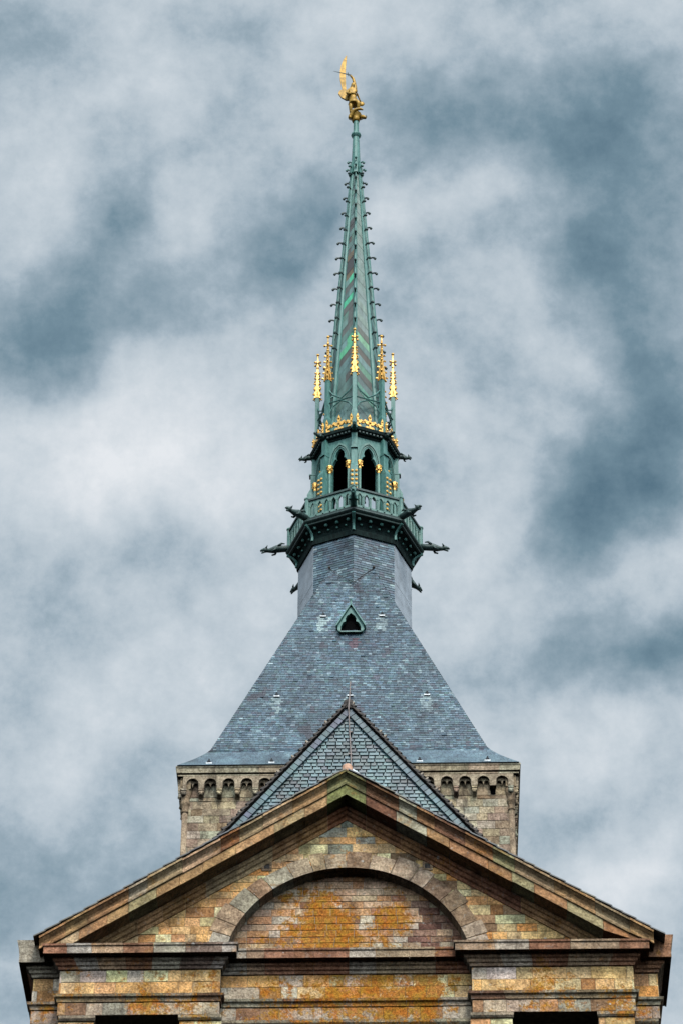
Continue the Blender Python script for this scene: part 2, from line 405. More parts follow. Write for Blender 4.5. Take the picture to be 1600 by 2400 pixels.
# tympanum wall
mb = MB()
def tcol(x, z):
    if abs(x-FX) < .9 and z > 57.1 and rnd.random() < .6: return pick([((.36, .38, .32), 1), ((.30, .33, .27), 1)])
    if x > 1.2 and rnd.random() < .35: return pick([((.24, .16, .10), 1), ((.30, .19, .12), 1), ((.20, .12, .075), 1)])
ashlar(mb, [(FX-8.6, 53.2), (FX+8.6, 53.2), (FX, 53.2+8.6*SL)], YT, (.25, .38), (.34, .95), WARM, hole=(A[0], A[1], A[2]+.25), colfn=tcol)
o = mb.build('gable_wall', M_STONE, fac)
mb = MB()
arc = [(A[0]+(A[2]+.03)*math.cos(R(t)), A[1]+(A[2]+.03)*math.sin(R(t))) for t in range(168, 11, -4)]
mb.plate([[(FX-9, 53.18), *[(x, z) for x, z in arc if z > 53.18], (FX+9, 53.18), (FX, 53.18+9*SL)]], YT+.03, -22.3, (.2, .15, .11))
mb.build('wall_core', M_MORTAR, fac)
# arch ring of voussoirs
mb = MB(); t = 9.0
while t < 171:
    dt = rnd.uniform(6.2, 11.5)
    if 171-t-dt < 5: dt = 171-t
    r1 = A[2]+rnd.uniform(.52, .74); g_ = .18
    pts = []
    nst = 3
    for k in range(nst+1): pts.append((A[0]+A[2]*math.cos(R(t+g_+(dt-2*g_)*k/nst)), A[1]+A[2]*math.sin(R(t+g_+(dt-2*g_)*k/nst))))
    for k in range(nst, -1, -1): pts.append((A[0]+r1*math.cos(R(t+g_+(dt-2*g_)*k/nst)), A[1]+r1*math.sin(R(t+g_+(dt-2*g_)*k/nst))))
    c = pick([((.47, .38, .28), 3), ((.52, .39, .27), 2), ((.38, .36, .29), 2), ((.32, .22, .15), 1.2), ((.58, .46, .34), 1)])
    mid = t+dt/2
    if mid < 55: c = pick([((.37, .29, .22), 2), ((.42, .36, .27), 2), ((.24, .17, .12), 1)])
    pts.reverse()
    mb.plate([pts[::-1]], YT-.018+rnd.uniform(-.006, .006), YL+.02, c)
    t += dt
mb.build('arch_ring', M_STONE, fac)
# arch recess
mb = MB()
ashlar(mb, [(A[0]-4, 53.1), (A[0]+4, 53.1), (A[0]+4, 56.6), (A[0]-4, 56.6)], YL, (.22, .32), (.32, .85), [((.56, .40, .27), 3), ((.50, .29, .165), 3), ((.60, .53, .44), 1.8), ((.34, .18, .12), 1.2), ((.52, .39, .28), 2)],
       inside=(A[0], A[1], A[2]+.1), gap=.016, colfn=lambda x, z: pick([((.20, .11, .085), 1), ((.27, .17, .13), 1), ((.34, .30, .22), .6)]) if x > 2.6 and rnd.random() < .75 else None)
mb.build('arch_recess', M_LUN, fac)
mb = MB(); mb.box((A[0]-4.1, YL+.025, 52.6), (A[0]+4.1, -22.28, 56.7)); mb.build('recess_core', M_MORTAR, fac)
# putlog holes (small square sockets) as stone frames with dark wells
for hx, hz in ((-2.12, 56.66), (2.98, 56.63)):
    mb = MB()
    mb.plate([[(hx-.16, hz-.16), (hx+.16, hz-.16), (hx+.16, hz+.16), (hx-.16, hz+.16)], [(hx-.09, hz-.09), (hx-.09, hz+.09), (hx+.09, hz+.09), (hx+.09, hz-.09)]], YT-.03, YT+.02, (.34, .25, .17))
    o = mb.build('putlog_hole', M_STONE, fac)
    mb = MB(); mb.box((hx-.088, YT-.014, hz-.088), (hx+.088, YT+.03, hz+.088)); mb.build('socket', M_TILE, o)
# raking cornices
YT_ = YT
PRS = [[(.0, -1.34), (.04, -1.34), (.05, -1.20), (.12, -1.16), (.13, -1.03), (.19, -1.0), (.20, -.87), (.0, -.80)],
       [(.10, -.80), (.20, -.815), (.72, -.82), (.72, -.86), (.80, -.86), (.80, -.50), (.0, -.45)],
       [(.10, -.495), (.85, -.485), (.865, -.41), (.83, -.385), (.79, -.34), (.77, -.26), (.79, -.18), (.87, -.115), (.90, -.085), (.96, -.08), (.965, -.0), (-.6, .0)]]
RP2 = [((.43, .36, .26), 2), ((.37, .27, .17), 3), ((.30, .20, .12), 2), ((.31, .28, .19), 1)]
for sgn in (-1, 1):
    mb = MB()
    for pi, PR in enumerate(PRS):
        s = 0.0; E_ = (8.75, 9.4, 9.52)[pi]
        while s < E_:
            ds = rnd.uniform(.55, 1.25) if s > 0 else .62
            if E_-s-ds < .4: ds = E_-s
            c = pick(RAKE)
            if pi == 2 and rnd.random() < .4: c = pick(RP2)
            if pi == 0: c = tuple(v*.8 for v in pick(RAKE))
            if s == 0 and pi: c = (.215, .235, .095) if pi == 1 else (.20, .20, .10)
            elif sgn > 0 and pi and 1.45 < s < 2.2: c = (.40, .38, .29)
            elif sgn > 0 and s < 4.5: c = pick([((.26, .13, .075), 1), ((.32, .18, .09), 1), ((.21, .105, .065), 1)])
            ra, rb = [], []; w = rnd.uniform(-.014, .014)
            for (o_, dz) in PR:
                for lst, ss in ((ra, s+(.006 if s else 0)), (rb, s+ds-.006)):
                    lst.append((FX+sgn*ss, YT-o_-w, max(53.12-pi*.004, APEX-SL*ss+dz+w*.9)))
            for j in range(len(PR)-1):
                q = (ra[j], rb[j], rb[j+1], ra[j+1]); mb.face(q if sgn > 0 else q[::-1], c)
            mb.face(ra[::-1] if sgn > 0 else ra, c); mb.face(rb if sgn > 0 else rb[::-1], c)
            s += ds
    mb.build('raking_cornice', M_RAKE, fac)
    # slate covering of the pediment roof: overlapping courses with ragged eaves
    mb = MB(); s = 0.05; ang = math.atan(SL)
    while s < 9.55:
        ds = rnd.uniform(.30, .5)
        y = -24.02+rnd.uniform(-.02, .02); z = APEX+.015
        while y < -21.9:
            dy = .42; c = pick([((.07, .075, .08), 2), ((.05, .05, .05), 1), ((.10, .085, .06), 1)])
            lift = rnd.uniform(.0, .012)
            p = [(FX+sgn*s, y, z-SL*s+.05), (FX+sgn*(s+ds+.04), y, z-SL*(s+ds+.04)+.085+lift), (FX+sgn*(s+ds+.04), y+dy, z-SL*(s+ds+.04)+.085+lift), (FX+sgn*s, y+dy, z-SL*s+.05)]
            lo = [(a, b, cc-.045) for a, b, cc in p]
            mb.mesh(p+lo, [(0, 1, 2, 3), (7, 6, 5, 4), (0, 4, 5, 1), (1, 5, 6, 2), (2, 6, 7, 3), (3, 7, 4, 0)], c)
            y += dy+.01
        s += ds
    mb.build('pediment_slates', M_GSLATE, fac)
# ridge tile and scrap of flashing at the very top
mb = MB(); mb.lathe([(.16, 0), (.17, .05), (.17, .26), (.13, .33), (.02, .36)], 12, M=Matrix.Translation((FX+.02, -23.7, APEX+.02))); mb.build('ridge_tile', M_TERRA, fac)
mb = MB()
v = [(FX+.16, -23.75, APEX-.02), (FX+.52, -23.75, APEX-.22), (FX+.5, -23.75, APEX-.13), (FX+.2, -23.75, APEX+.13)]
mb.mesh([(a, b, c+.07) for a, b, c in v]+[(a, b+.5, c+.07) for a, b, c in v], [(0, 1, 2, 3), (7, 6, 5, 4), (0, 4, 5, 1), (1, 5, 6, 2), (2, 6, 7, 3), (3, 7, 4, 0)]); mb.build('flashing', M_ZINC, fac)

# entablature: bays as plan paths walked left to right
bays = {'left': [(FX-8.85, YE), (FX-8.85, YP), (FX-3.87, YP), (FX-3.87, YC)], 'right': [(FX+3.87, YC), (FX+3.87, YP), (FX+8.85, YP), (FX+8.85, YE)],
        'centre': [(FX-3.87, YC), (FX+3.87, YC)], 'lend': [(FX-9.72, -20.5), (FX-9.72, YE), (FX-8.85, YE)], 'rend': [(FX+8.85, YE), (FX+9.62, YE), (FX+9.62, -20.5)]}
COR = [(-.02, 52.58), (.05, 52.60), (.07, 52.68), (.13, 52.71), (.15, 52.79), (.22, 52.83), (.24, 52.93), (.45, 52.935), (.45, 52.91), (.50, 52.91), (.50, 53.15), (.54, 53.17), (.55, 53.235), (-.35, 53.26)]
STR = [(-.02, 51.42), (.03, 51.44), (.05, 51.55), (.12, 51.59), (.14, 51.67), (-.02, 51.70)]
SIDE = [(-.02, 52.58), (.05, 52.60), (.07, 52.68), (.13, 52.71), (.15, 52.79), (.22, 52.83), (.24, 52.93), (.40, 52.935), (.40, 52.91), (.44, 52.91), (.44, 53.17), (.45, 53.22), (.47, 53.40), (.51, 53.58), (.53, 53.66), (-.35, 53.68)]
CP = [((.40, .29, .20), 2), ((.36, .19, .12), 2.4), ((.42, .38, .33), 1.6), ((.30, .15, .09), 1.6), ((.20, .15, .13), .7)]
SP = [((.30, .27, .21), 2), ((.36, .30, .23), 2), ((.26, .20, .13), 1), ((.20, .12, .08), .7)]
for k, path in bays.items():
    dz = -.006 if k == 'centre' else (0.004 if 'end' in k else 0)
    mb = MB(); sweep(mb, path, [(a, z+dz) for a, z in (SIDE if 'end' in k else COR)], CP, (.5, 1.1)); mb.build('cornice', M_RAKE, fac)
    mb = MB(); sweep(mb, path, [(a, z+dz) for a, z in STR], SP, (.6, 1.3)); mb.build('string_course', M_FRIEZE, fac)
    for nm, z0, z1, rows, lens in (('frieze', 51.70, 52.58, (.40, .47), (.4, 1.1)), ('architrave', 50.98, 51.42, (.44, .45), (.38, .8))):
        mb = MB()
        for i in range(len(path)-1):
            (xa, ya), (xb, yb) = path[i], path[i+1]; L = math.hypot(xb-xa, yb-ya)
            Mx = Matrix.Translation((xa, ya, 0)) @ Matrix.Rotation(math.atan2(yb-ya, xb-xa), 4, 'Z')
            ashlar(mb, [(0, z0), (L, z0), (L, z1), (0, z1)], 0, rows, lens, WARM+[((.62, .55, .48), 4), ((.55, .46, .37), 2)] if nm == 'frieze' else [((.46, .37, .29), 3), ((.42, .25, .14), 1.5), ((.40, .36, .30), 2), ((.30, .18, .11), 1), ((.5, .42, .34), 1)], M=Mx)
        mb.build(nm, M_FRIEZE, fac)
# masonry core behind the entablature
mb = MB()
for a, b, y in ((FX-8.82, FX-3.9, YP+.04), (FX+3.9, FX+8.82, YP+.04), (FX-3.9, FX+3.9, YC+.04), (FX-9.69, FX-8.82, YE+.04), (FX+8.82, FX+9.59, YE+.04)):
    mb.box((a, y, 50.99), (b, -21.9, 53.2))
mb.build('entablature_core', M_MORTAR, fac)
# lower storey: wall strips beside two tall openings
xs = [-9.72, -7.71, -5.08, 5.08, 7.71, 9.72]
for a, b in ((-9.66, -7.71), (-5.08, 5.08), (7.71, 9.56)):
    mb = MB(); y = YP+.06 if abs(a) > 6 or abs(b) > 6 else YC+.05
    if abs(a+b) < .1: segs = [(-5.08, -3.8, YP+.06), (-3.8, 3.8, YC+.05), (3.8, 5.08, YP+.06)]
    elif a < 0: segs = [(-9.66, -8.8, YE+.06), (-8.8, b, YP+.06)]
    else: segs = [(a, 8.8, YP+.06), (8.8, 9.56, YE+.06)]
    for x0, x1, y in segs:
        ashlar(mb, [(FX+x0, 46.5), (FX+x1, 46.5), (FX+x1, 50.80), (FX+x0, 50.80)], y, (.34, .46), (.45, 1.0), WARM)
    mb.build('lower_wall', M_FRIEZE, fac)
    mb = MB()
    for x0, x1, y in segs: mb.box((FX+x0, y+.03, -1.7), (FX+x1, -21.9, 50.985))
    mb.build('lower_core', M_MORTAR, fac)
    mb = MB()
    for x0, x1, y in segs:
        sweep(mb, [(FX+x0-(.04 if abs(x0) in (7.71, 5.08) else 0), y), (FX+x1+(.04 if abs(x1) in (7.71, 5.08) else 0), y)], [(-.02, 50.78), (.05, 50.80), (.10, 50.86), (.11, 50.95), (.02, 50.975)], SP, (.7, 1.2))
    mb.build('impost', M_FRIEZE, fac)
for sgn in (-1, 1):
    a, b = sorted((sgn*5.08, sgn*7.71)); o_ = MB()
    o_.box((FX+a-.1, -22.1, -1.7), (FX+b+.1, -21.85, 51.0)); ww = o_.build('window_opening', M_DARK, fac)  # black sheet: the shade inside the window is painted in its colour
    fr = MB()
    fr.plate([[(FX+a+.02, 44), (FX+b-.02, 44), (FX+b-.02, 50.96), (FX+a+.02, 50.96)], [(FX+a+.3, 44.3), (FX+a+.3, 49.6), (FX+(a+b)/2, 50.3), (FX+b-.3, 49.6), (FX+b-.3, 44.3)]], -22.55, -22.3, (.2, .14, .1)); fr.build('inner_frame', M_STONE, ww)

# ================================================================== slate-hung nave gable and roof
GX, GY, GA, GS = .42, -21.5, 64.28, 1.28
nav = thing('nave_gable', 'steep slate-hung gable with tiled verges rising right behind the stone pediment', 'gable roof', (GX, -14, -1.7))
BASE = 57.2; HW = (GA-BASE)/GS
mb = MB(); mb.face([(GX-HW, GY+.03, BASE), (GX+HW, GY+.03, BASE), (GX, GY+.03, GA)]); mb.build('gable_board', M_BACK, nav)
GPAL = [((0.064, 0.137, 0.155), 4), ((0.048, 0.103, 0.123), 3), ((0.086, 0.163, 0.181), 2.2), ((0.025, 0.044, 0.058), 1.3), ((0.064, 0.096, 0.123), 1.4), ((0.044, 0.121, 0.129), 1.8)]
def hung_slate(mb, x, z, w, h, y, c):
    k = .022; gp = .018
    pts = [(x+gp, z+h+.05), (x+gp, z+k*.8), (x+gp+k*.9, z+.012), (x+w-gp-k*.9, z+.012), (x+w-gp, z+k*.8), (x+w-gp, z+h+.05)]
    t0 = y-.012; t1 = y-.046-rnd.uniform(0, .012)
    fr = [(p[0], t1 if p[1] < z+h*.6 else t0, p[1]) for p in pts]; bk = [(p[0], y-.004, p[1]) for p in pts]
    n = len(pts); mb.mesh(fr+bk, [tuple(range(n))]+[(j, j+n, (j+1) % n+n, (j+1) % n) for j in range(n)], c)
mb = MB(); z = BASE; row = 0
while z < GA-.5:
    h = .143; hw = (GA-z)/GS-.34; x = -hw+rnd.uniform(-.0, .05)
    while x < hw:
        w = rnd.uniform(.19, .36)
        if hw-x-w < .1: w = hw-x
        if w > .06:
            c = pick(GPAL); q = noise.noise(Vector((x*1.2, z*1.2, 3)))
            if q < -.2 and rnd.random() < .5: c = tuple(v*.5 for v in c)
            hung_slate(mb, GX+x, z, w, h, GY, c)
        x += w
    z += h
mb.build('hung_slates', M_GSLATE, nav)
ga = math.atan(GS)
for sgn in (-1, 1):
    mb = MB(); tl = MB(); L = math.hypot(HW, GA-BASE); s = .12
    while s < L-.1:                               # row of square slates along the verge
        ds = rnd.uniform(.20, .235)
        Mv = Matrix.Translation((GX+sgn*s*math.cos(ga), GY, GA-s*math.sin(ga))) @ Matrix.Rotation(sgn*ga, 4, 'Y')
        x0, x1 = (0.012, ds-.012) if sgn > 0 else (-ds+.012, -.012)
        c = pick([((.070, .13, .155), 3), ((.058, .12, .13), 2), ((.10, .15, .175), 1.5), ((.075, .09, .14), 1)])
        mb.box((x0, -.105-rnd.uniform(0, .012), -.35), (x1, -.03, -.145), c, Mv)
        s += ds
    mb.build('verge_slates', M_GSLATE, nav)
    s = .05
    while s < L-.1:                               # overlapping half-round verge tiles
        ds = rnd.uniform(.23, .27)
        Mv = Matrix.Translation((GX+sgn*s*math.cos(ga), GY, GA-s*math.sin(ga))) @ Matrix.Rotation(sgn*(ga-.13+rnd.uniform(-.06, .06)), 4, 'Y')
        n = 7; r1 = .10; r2 = .145
        rs = []
        for x, r in ((0, r1*.82), (ds*.8, r2), (ds+.03, r2*1.02)):
            rs.append([(sgn*x, -.08-.12*math.cos(math.pi*j/(n-1)), -.10+r*math.sin(math.pi*j/(n-1))) for j in range(n)])
        tl.rings(rs if sgn > 0 else [list(reversed(q)) for q in rs], (.1, .07, .05), True, Mv)
        s += ds
        if rnd.random() < .35: mo = MB(); mo.box((sgn*(ds*.55)-.03, -.17, -.06), (sgn*(ds*.55)+.03, -.02, .07), M=Mv); mo.build('verge_mortar', M_MORTAR, nav)
    tl.build('verge_tiles', M_TILE, nav)
    # roof slope
    rf = MB(); nr = 60
    rows = int(L/.16)
    rf.face([(GX, GY+.02, GA-.03), (GX, -5, GA-.03), (GX+sgn*HW, -5, BASE-.03), (GX+sgn*HW, GY+.02, BASE-.03)], (.12, .15, .17))
    for i in range(rows):
        s0, s1 = i*.16, (i+1)*.16+.02; y = GY+.05
        while y < -6.3:
            w = rnd.uniform(.5, .9); c = pick(GPAL)
            p = [(GX+sgn*s0*math.cos(ga), yy, GA-s0*math.sin(ga)) for yy in (y, y+w-.01)]+[(GX+sgn*(s1*math.cos(ga)+.015), yy, GA-s1*math.sin(ga)+.02) for yy in (y+w-.01, y)]
            rf.face(p if sgn < 0 else p[::-1], c); y += w
    rf.build('roof_slope', M_GSLATE, nav)
mb = MB(); mb.lathe([(.17, -.32), (.19, -.1), (.17, .02), (.08, .06)], 8, M=Matrix.Translation((GX, GY-.04, GA))); mb.build('ridge_cap', M_TILE, nav)
mb = MB(); mb.box((GX-HW+.1, GY+.2, -1.7), (GX+HW-.1, -5, BASE)); mb.build('nave_wall', M_MORTAR, nav)
cb = MB(); cb.tube([(GX+.06, GY-.2, GA+.75), (GX+.03, GY-.2, GA+.1), (GX+.0, GY-.24, GA-.35), (GX+.03, GY-.12, GA-1.2), (GX+.08, GY-.10, GA-2.2), (GX+.10, GY-.11, GA-3.4), (GX+.11, GY-.12, GA-5.6)], .02, 6)
for k in range(1, 5): cb.box((GX+.0, GY-.11, GA-.4-k*.9), (GX+.12, GY-.03, GA-.36-k*.9))
o = cb.build('lightning_cable', M_CABLE); o['label'] = 'thin pale lightning cable running down the middle of the slate gable'; o['category'] = 'cable'

# ================================================================== crossing tower
TX = .05; HX, HY = 6.30, 6.45
tow = thing('crossing_tower', 'square granite crossing tower with arched corbel table under a tall flared slate roof', 'tower', (TX, 0, -1.7))
sides = [(0, HX, HY), (math.pi/2, HY, HX), (math.pi, HX, HY), (-math.pi/2, HY, HX)]     # rotation, half width, distance
mb = MB(); mb.box((TX-HX+.03, -HY+.03, -1.7), (TX+HX-.03, HY-.03, 72)); mb.build('wall_core', M_MORTAR, tow)
TARC = [-6.03, -5.335, -4.63, -3.93, -3.23, -2.53, -1.83, -1.13, -.43, .27, .97, 1.67, 2.37, 3.10, 3.82, 4.53, 5.24, 5.96]
for (a, hw, d) in sides:
    Mx = rz(a, TX, 0, 0)
    mb = MB(); ashlar(mb, [(-hw, 63), (hw, 63), (hw, 71.02), (-hw, 71.02)], -d, (.30, .38), (.42, .78), GREY, M=Mx); mb.build('wall', M_TOWER, tow)
    # arcaded corbel table
    mb = MB()
    cs = [hw/6.3*x for x in TARC]
    z0, zs, z1 = 71.28, 71.50, 71.84
    outer = [(-hw-.1, z0)]
    for c in cs:
        outer += [(c-.235, z0)]+[(c+.235*math.cos(R(t)), zs+.235*math.sin(R(t))) for t in range(180, -1, -20)]+[(c+.235, z0)]
    outer += [(hw+.1, z0), (hw+.1, z1), (-hw-.1, z1)]
    q = [outer[0]]
    for p in outer[1:]:
        if math.hypot(p[0]-q[-1][0], p[1]-q[-1][1]) > .002: q.append(p)
    mb.plate([q], -d-.30, -d-.02, (.37, .315, .24), Mx)
    mb.build('corbel_arcade', M_TOWER, tow)
    for c in cs:                                   # twin-lobed inner arch with a pendant
        lobe = [(c-.225, 71.42)]+[(c-.115+.10*math.cos(R(t)), 71.50+.11*math.sin(R(t))) for t in range(180, -1, -30)]
        lobe += [(c, 71.40)]+[(c+.115+.10*math.cos(R(t)), 71.50+.11*math.sin(R(t))) for t in range(180, -1, -30)]+[(c+.225, 71.42), (c+.225, 71.78), (c-.225, 71.78)]
        inn = MB(); inn.plate([lobe], -d-.15, -d-.02, (.36, .30, .22), Mx); inn.build('inner_arch', M_TOWER, tow)
    for c in cs:                                   # stones filling the back of each niche
        ap = MB(); block(ap, [(c-.28, 71.03), (c+.28, 71.03), (c+.28, 71.8), (c-.28, 71.8)], -d-.004, pick(GREY), M=Mx); ap.build('niche_back', M_TOWER, tow)
    for i in range(len(cs)+1):                     # corbels between the arches
        x = (cs[i-1]+cs[i])/2 if 0 < i < len(cs) else (cs[0]-.33 if i == 0 else cs[-1]+.33)
        if a == 0 and i == 17:
            sk_ = MB(); sk_.box((TX+x-.10, -d-.03, 71.08), (TX+x+.10, -d+.2, 71.34)); sk_.build('wall_socket', M_DARK, tow); continue  # solid box, the hole's shade painted as near-black
        cbm = MB(); hb = rnd.uniform(.8, 1.15); c = pick(GREY)
        cbm.box((-.105, -.29, 71.20), (.105, -.01, 71.275), c)
        cbm.rings([[(-.075*hb, -.22, 71.02), (.075*hb, -.22, 71.02), (.075*hb, .0, 70.92), (-.075*hb, .0, 70.92)], [(-.1, -.28, 71.1), (.1, -.28, 71.1), (.1, .0, 71.0), (-.1, .0, 71.0)], [(-.09, -.26, 71.195), (.09, -.26, 71.195), (.09, .0, 71.195), (-.09, .0, 71.195)]], c)
        cbm.ball((0, -.235, 71.06), .075*hb, 7, c)
        for v in range(len(cbm.v)): cbm.v[v] = tuple(Mx @ (Vector(cbm.v[v])+Vector((x, -d, 0))))
        cbm.build('corbel', M_TOWER, tow)
# cornice, all round
mb = MB(); RP = [(TX-HX, HY), (TX-HX, -HY), (TX+HX, -HY), (TX+HX, HY), (TX-HX, HY)]
sweep(mb, RP[:4], [(.28, 71.83), (.31, 71.84), (.31, 71.90), (.22, 71.92), (.22, 71.94), (.36, 71.96), (.37, 72.16), (.40, 72.2), (.40, 72.26), (0, 72.28)], [((.40, .33, .24), 3), ((.34, .29, .21), 2), ((.26, .22, .155), 1.6), ((.36, .34, .26), 1)], (.9, 1.7))
sweep(mb, [(TX+HX, HY), (TX-HX, HY)], [(.28, 71.83), (.31, 71.84), (.31, 71.90), (.36, 71.96), (.37, 72.16), (.40, 72.26), (0, 72.28)], GREY, (.9, 1.7))
mb.build('cornice', M_TOWER, tow)
for sx in (-1, 1):
    for sy in (-1, 1):                             # angle shafts with small capitals
        P0 = Matrix.Translation((TX+sx*(HX+.0), sy*(HY+.0), 0))
        mb = MB(); mb.lathe([(.115, 62), (.115, 70.3)], 10, (.33, .26, .19), P0); sh = mb.build('angle_shaft', M_TOWER, tow, True)
        mb = MB(); mb.lathe([(.14, 70.28), (.14, 70.36), (.115, 70.4), (.15, 70.62), (.18, 70.68), (.18, 70.78), (.15, 70.82), (.19, 71.0), (.24, 71.3)], 10, (.30, .23, .16), P0); mb.build('capital', M_TOWER, sh, True)
        mb = MB(); mb.box((-.2, -.2, 71.3), (.2, .2, 71.825), (.36, .29, .2), P0); mb.build('corner_block', M_TOWER, sh)

# roof profile: z -> half width (x) and half depth (y)
def prof(z):
    zf_, zt = 73.95, 85.98
    if z >= zf_:
        k = (zt-z)/(zt-73.57); return .92+(5.58-.92)*k, 2.08+(5.72-2.08)*k
    a = prof(zf_); t = (zf_-z)/(zf_-72.27); t2 = t**1.3
    dx = (5.58-.92)/(zt-73.57)*(zf_-z); dy = (5.72-2.08)/(zt-73.57)*(zf_-z)
    return a[0]+dx+t2*(6.64-a[0]-.63), a[1]+dy+t2*(6.90-a[1]-.49)
zz = [72.27+.12*i for i in range(14)]+[74.0+.5*i for i in range(27)]
hooks = [(-1.15, 82.65), (1.30, 82.65), (-2.95, 77.3), (.02, 77.3), (3.12, 77.3), (-5.42, 72.52), (-2.98, 72.52), (2.78, 72.52), (5.42, 72.52)]
roofb = MB()
rs = []
for z in zz:
    a, b = prof(z); e = .02
    rs.append([(TX-a+e, -b+e, z), (TX+a-e, -b+e, z), (TX+a-e, b-e, z), (TX-a+e, b-e, z)])
roofb.rings(rs, (.10, .13, .16)); roof = roofb.build('roof', M_BACK, tow)
SPAL = [((0.067, 0.116, 0.151), 5), ((0.052, 0.092, 0.123), 4), ((0.088, 0.141, 0.174), 3.2), ((0.138, 0.200, 0.232), 1.7), ((0.213, 0.282, 0.309), .4), ((0.036, 0.056, 0.077), 2.0), ((0.070, 0.086, 0.116), 1.2), ((0.057, 0.109, 0.120), 1.6)]
def slate_col(x, z, face):
    c = pick(SPAL, .18)
    q = noise.noise(Vector((x*.55, z*.55, face*9))); q2 = noise.noise(Vector((x*1.6, z*.9, face*5+40)))
    k = 1+.35*q+.28*q2
    if q2 < -.48: c = (.060, .066, .090)
    if z < 73.6: c = tuple(c[i]*.3+(.105, .155, .185)[i]*.7 for i in range(3))
    if face == 0:
        for hx, hz in hooks:
            if abs(x-hx) < .22 and 0 < hz-z < 1.15 and hz > 74 and rnd.random() < .75: c = (.23, .30, .31)
        if -.9 < x < 1.4 and 73 < z < 84 and rnd.random() < .22+.22*q: c = tuple(v*1.5 for v in c)
        if .0 < x < .35 and 80.4 < z < 81.0: c = (.10, .055, .075)
    return tuple(min(.6, v*k) for v in c)
def lay_slates(name, M, edge, z0, z1, expo, wid, mat_, parent, face):
    """edge(z) -> (half width, outward distance) of a face looking to -Y in local axes"""
    mb = MB(); z = z0; off = .0
    while z < z1:
        a0, b0 = edge(z); dz = expo
        # constant exposure along the slope
        a1, b1 = edge(z+.01); sl = math.hypot(.01, b0-b1)/.01; dz = expo/sl
        a1, b1 = edge(min(z1, z+dz)); zt = min(z1, z+dz)
        x = -a0-rnd.random()*wid*.4
        nrm = Vector((0, -(zt-z), -(b0-b1))); nrm = Vector((0, -1, 0)) if nrm.length < 1e-6 else Vector((0, -(zt-z), (b0-b1))).normalized()
        while x < a0:
            w = wid*rnd.uniform(.7, 1.3)
            xa, xb = max(x+.004, -a0), min(x+w-.004, a0)
            ua, ub = max(x+.004, -a1), min(x+w-.004, a1)
            if xb-xa > .02:
                if ub-ua < .002: ua = ub = max(-a1, min(a1, (xa+xb)/2))
                lift = (.013+rnd.uniform(0, .009) if z > 73.7 else .004)+(.02 if rnd.random() < .01 and z > 73.7 else 0)
                p0 = Vector((xa, -b0, z))+nrm*lift; p1 = Vector((xb, -b0, z))+nrm*lift
                p2 = Vector((ub, -b1, zt))+nrm*.002; p3 = Vector((ua, -b1, zt))+nrm*.002
                c = slate_col((xa+xb)/2, z, face)
                q0 = Vector((xa, -b0, z)); q1 = Vector((xb, -b0, z))
                mb.face([M @ p for p in (p0, p1, p2, p3)], c); mb.face([M @ p for p in (q0, q1, p1, p0)], tuple(v*.8 for v in c))
            x += w
        z = zt
    return mb.build(name, mat_, parent)
lay_slates('slate_course', rz(0, TX), lambda z: prof(z), 72.27, 85.9, .120, .165, M_SLATE, roof, 0)
lay_slates('slate_course', rz(math.pi/2, TX), lambda z: prof(z)[::-1], 72.27, 85.9, .16, .45, M_SLATE, roof, 1)
lay_slates('slate_course', rz(math.pi, TX), lambda z: prof(z), 72.27, 85.9, .3, .9, M_SLATE, roof, 2)
lay_slates('slate_course', rz(-math.pi/2, TX), lambda z: prof(z)[::-1], 72.27, 85.9, .16, .45, M_SLATE, roof, 3)
for hx, hz in hooks:
    a, b = prof(hz); mb = MB(); P0 = Matrix.Translation((TX+hx, -b, hz))
    mb.rings([[(-.07, -.12, -.02), (.07, -.12, -.02), (.07, .06, -.02), (-.07, .06, -.02)], [(-.015, -.06, .16), (.015, -.06, .16), (.015, .06, .16), (-.015, .06, .16)]], M=P0)
    o = mb.build('roof_hook', M_BACK, roof)
    mb = MB(); mb.box((-.12, -.10, -.10), (.12, -.02, -.035), M=P0); mb.build('flashing', M_ZINC, o)
# dormer
DX = .06-TX
def yroof(z): return -prof(z)[1]
mb = MB(); yf = yroof(81.42)-.05
outl = [(DX-.60, 81.50), (DX-.50, 81.50), (DX-.50, 81.42), (DX-.44, 81.42)]
hole = [(DX-.46, 81.44), (DX+.46, 81.44), (DX+.45, 81.72), (DX+.36, 81.95), (DX+.23, 82.03), (DX+.25, 82.18), (DX+.18, 82.36), (DX, 82.52), (DX-.18, 82.36), (DX-.25, 82.18), (DX-.23, 82.03), (DX-.36, 81.95), (DX-.45, 81.72)]
outer = [(DX-.53, 81.42), (DX+.53, 81.42), (DX+.60, 81.56), (DX+.58, 81.82), (DX+.05, 82.86), (DX-.05, 82.86), (DX-.58, 81.82), (DX-.60, 81.56)]
Mt = Matrix.Translation((TX+DX, 0, 81.42)) @ Matrix.Diagonal((.92, 1, .88, 1)) @ Matrix.Translation((-DX, 0, -81.42))
mb.plate([outer, hole[::-1]], yf-.10, yf+.12, M=Mt); dor = mb.build('dormer', M_COP, tow)
mb = MB()
for sg in (-1, 1):
    p = [(DX, yf-.2, 83.06), (DX+sg*.68, yf-.2, 81.74), (DX+sg*.68, yroof(81.74)+.05, 81.74), (DX, yroof(83.06)+.05, 83.06)]
    lo = [(DX, yf-.2, 82.97), (DX+sg*.65, yf-.2, 81.68), (DX+sg*.65, yroof(81.74)+.05, 81.68), (DX, yroof(83.06)+.05, 82.97)]
    f = [(0, 1, 2, 3), (7, 6, 5, 4), (0, 4, 5, 1), (1, 5, 6, 2), (2, 6, 7, 3), (3, 7, 4, 0)]
    mb.mesh(p+lo, f if sg > 0 else [tuple(reversed(q)) for q in f], M=Mt)
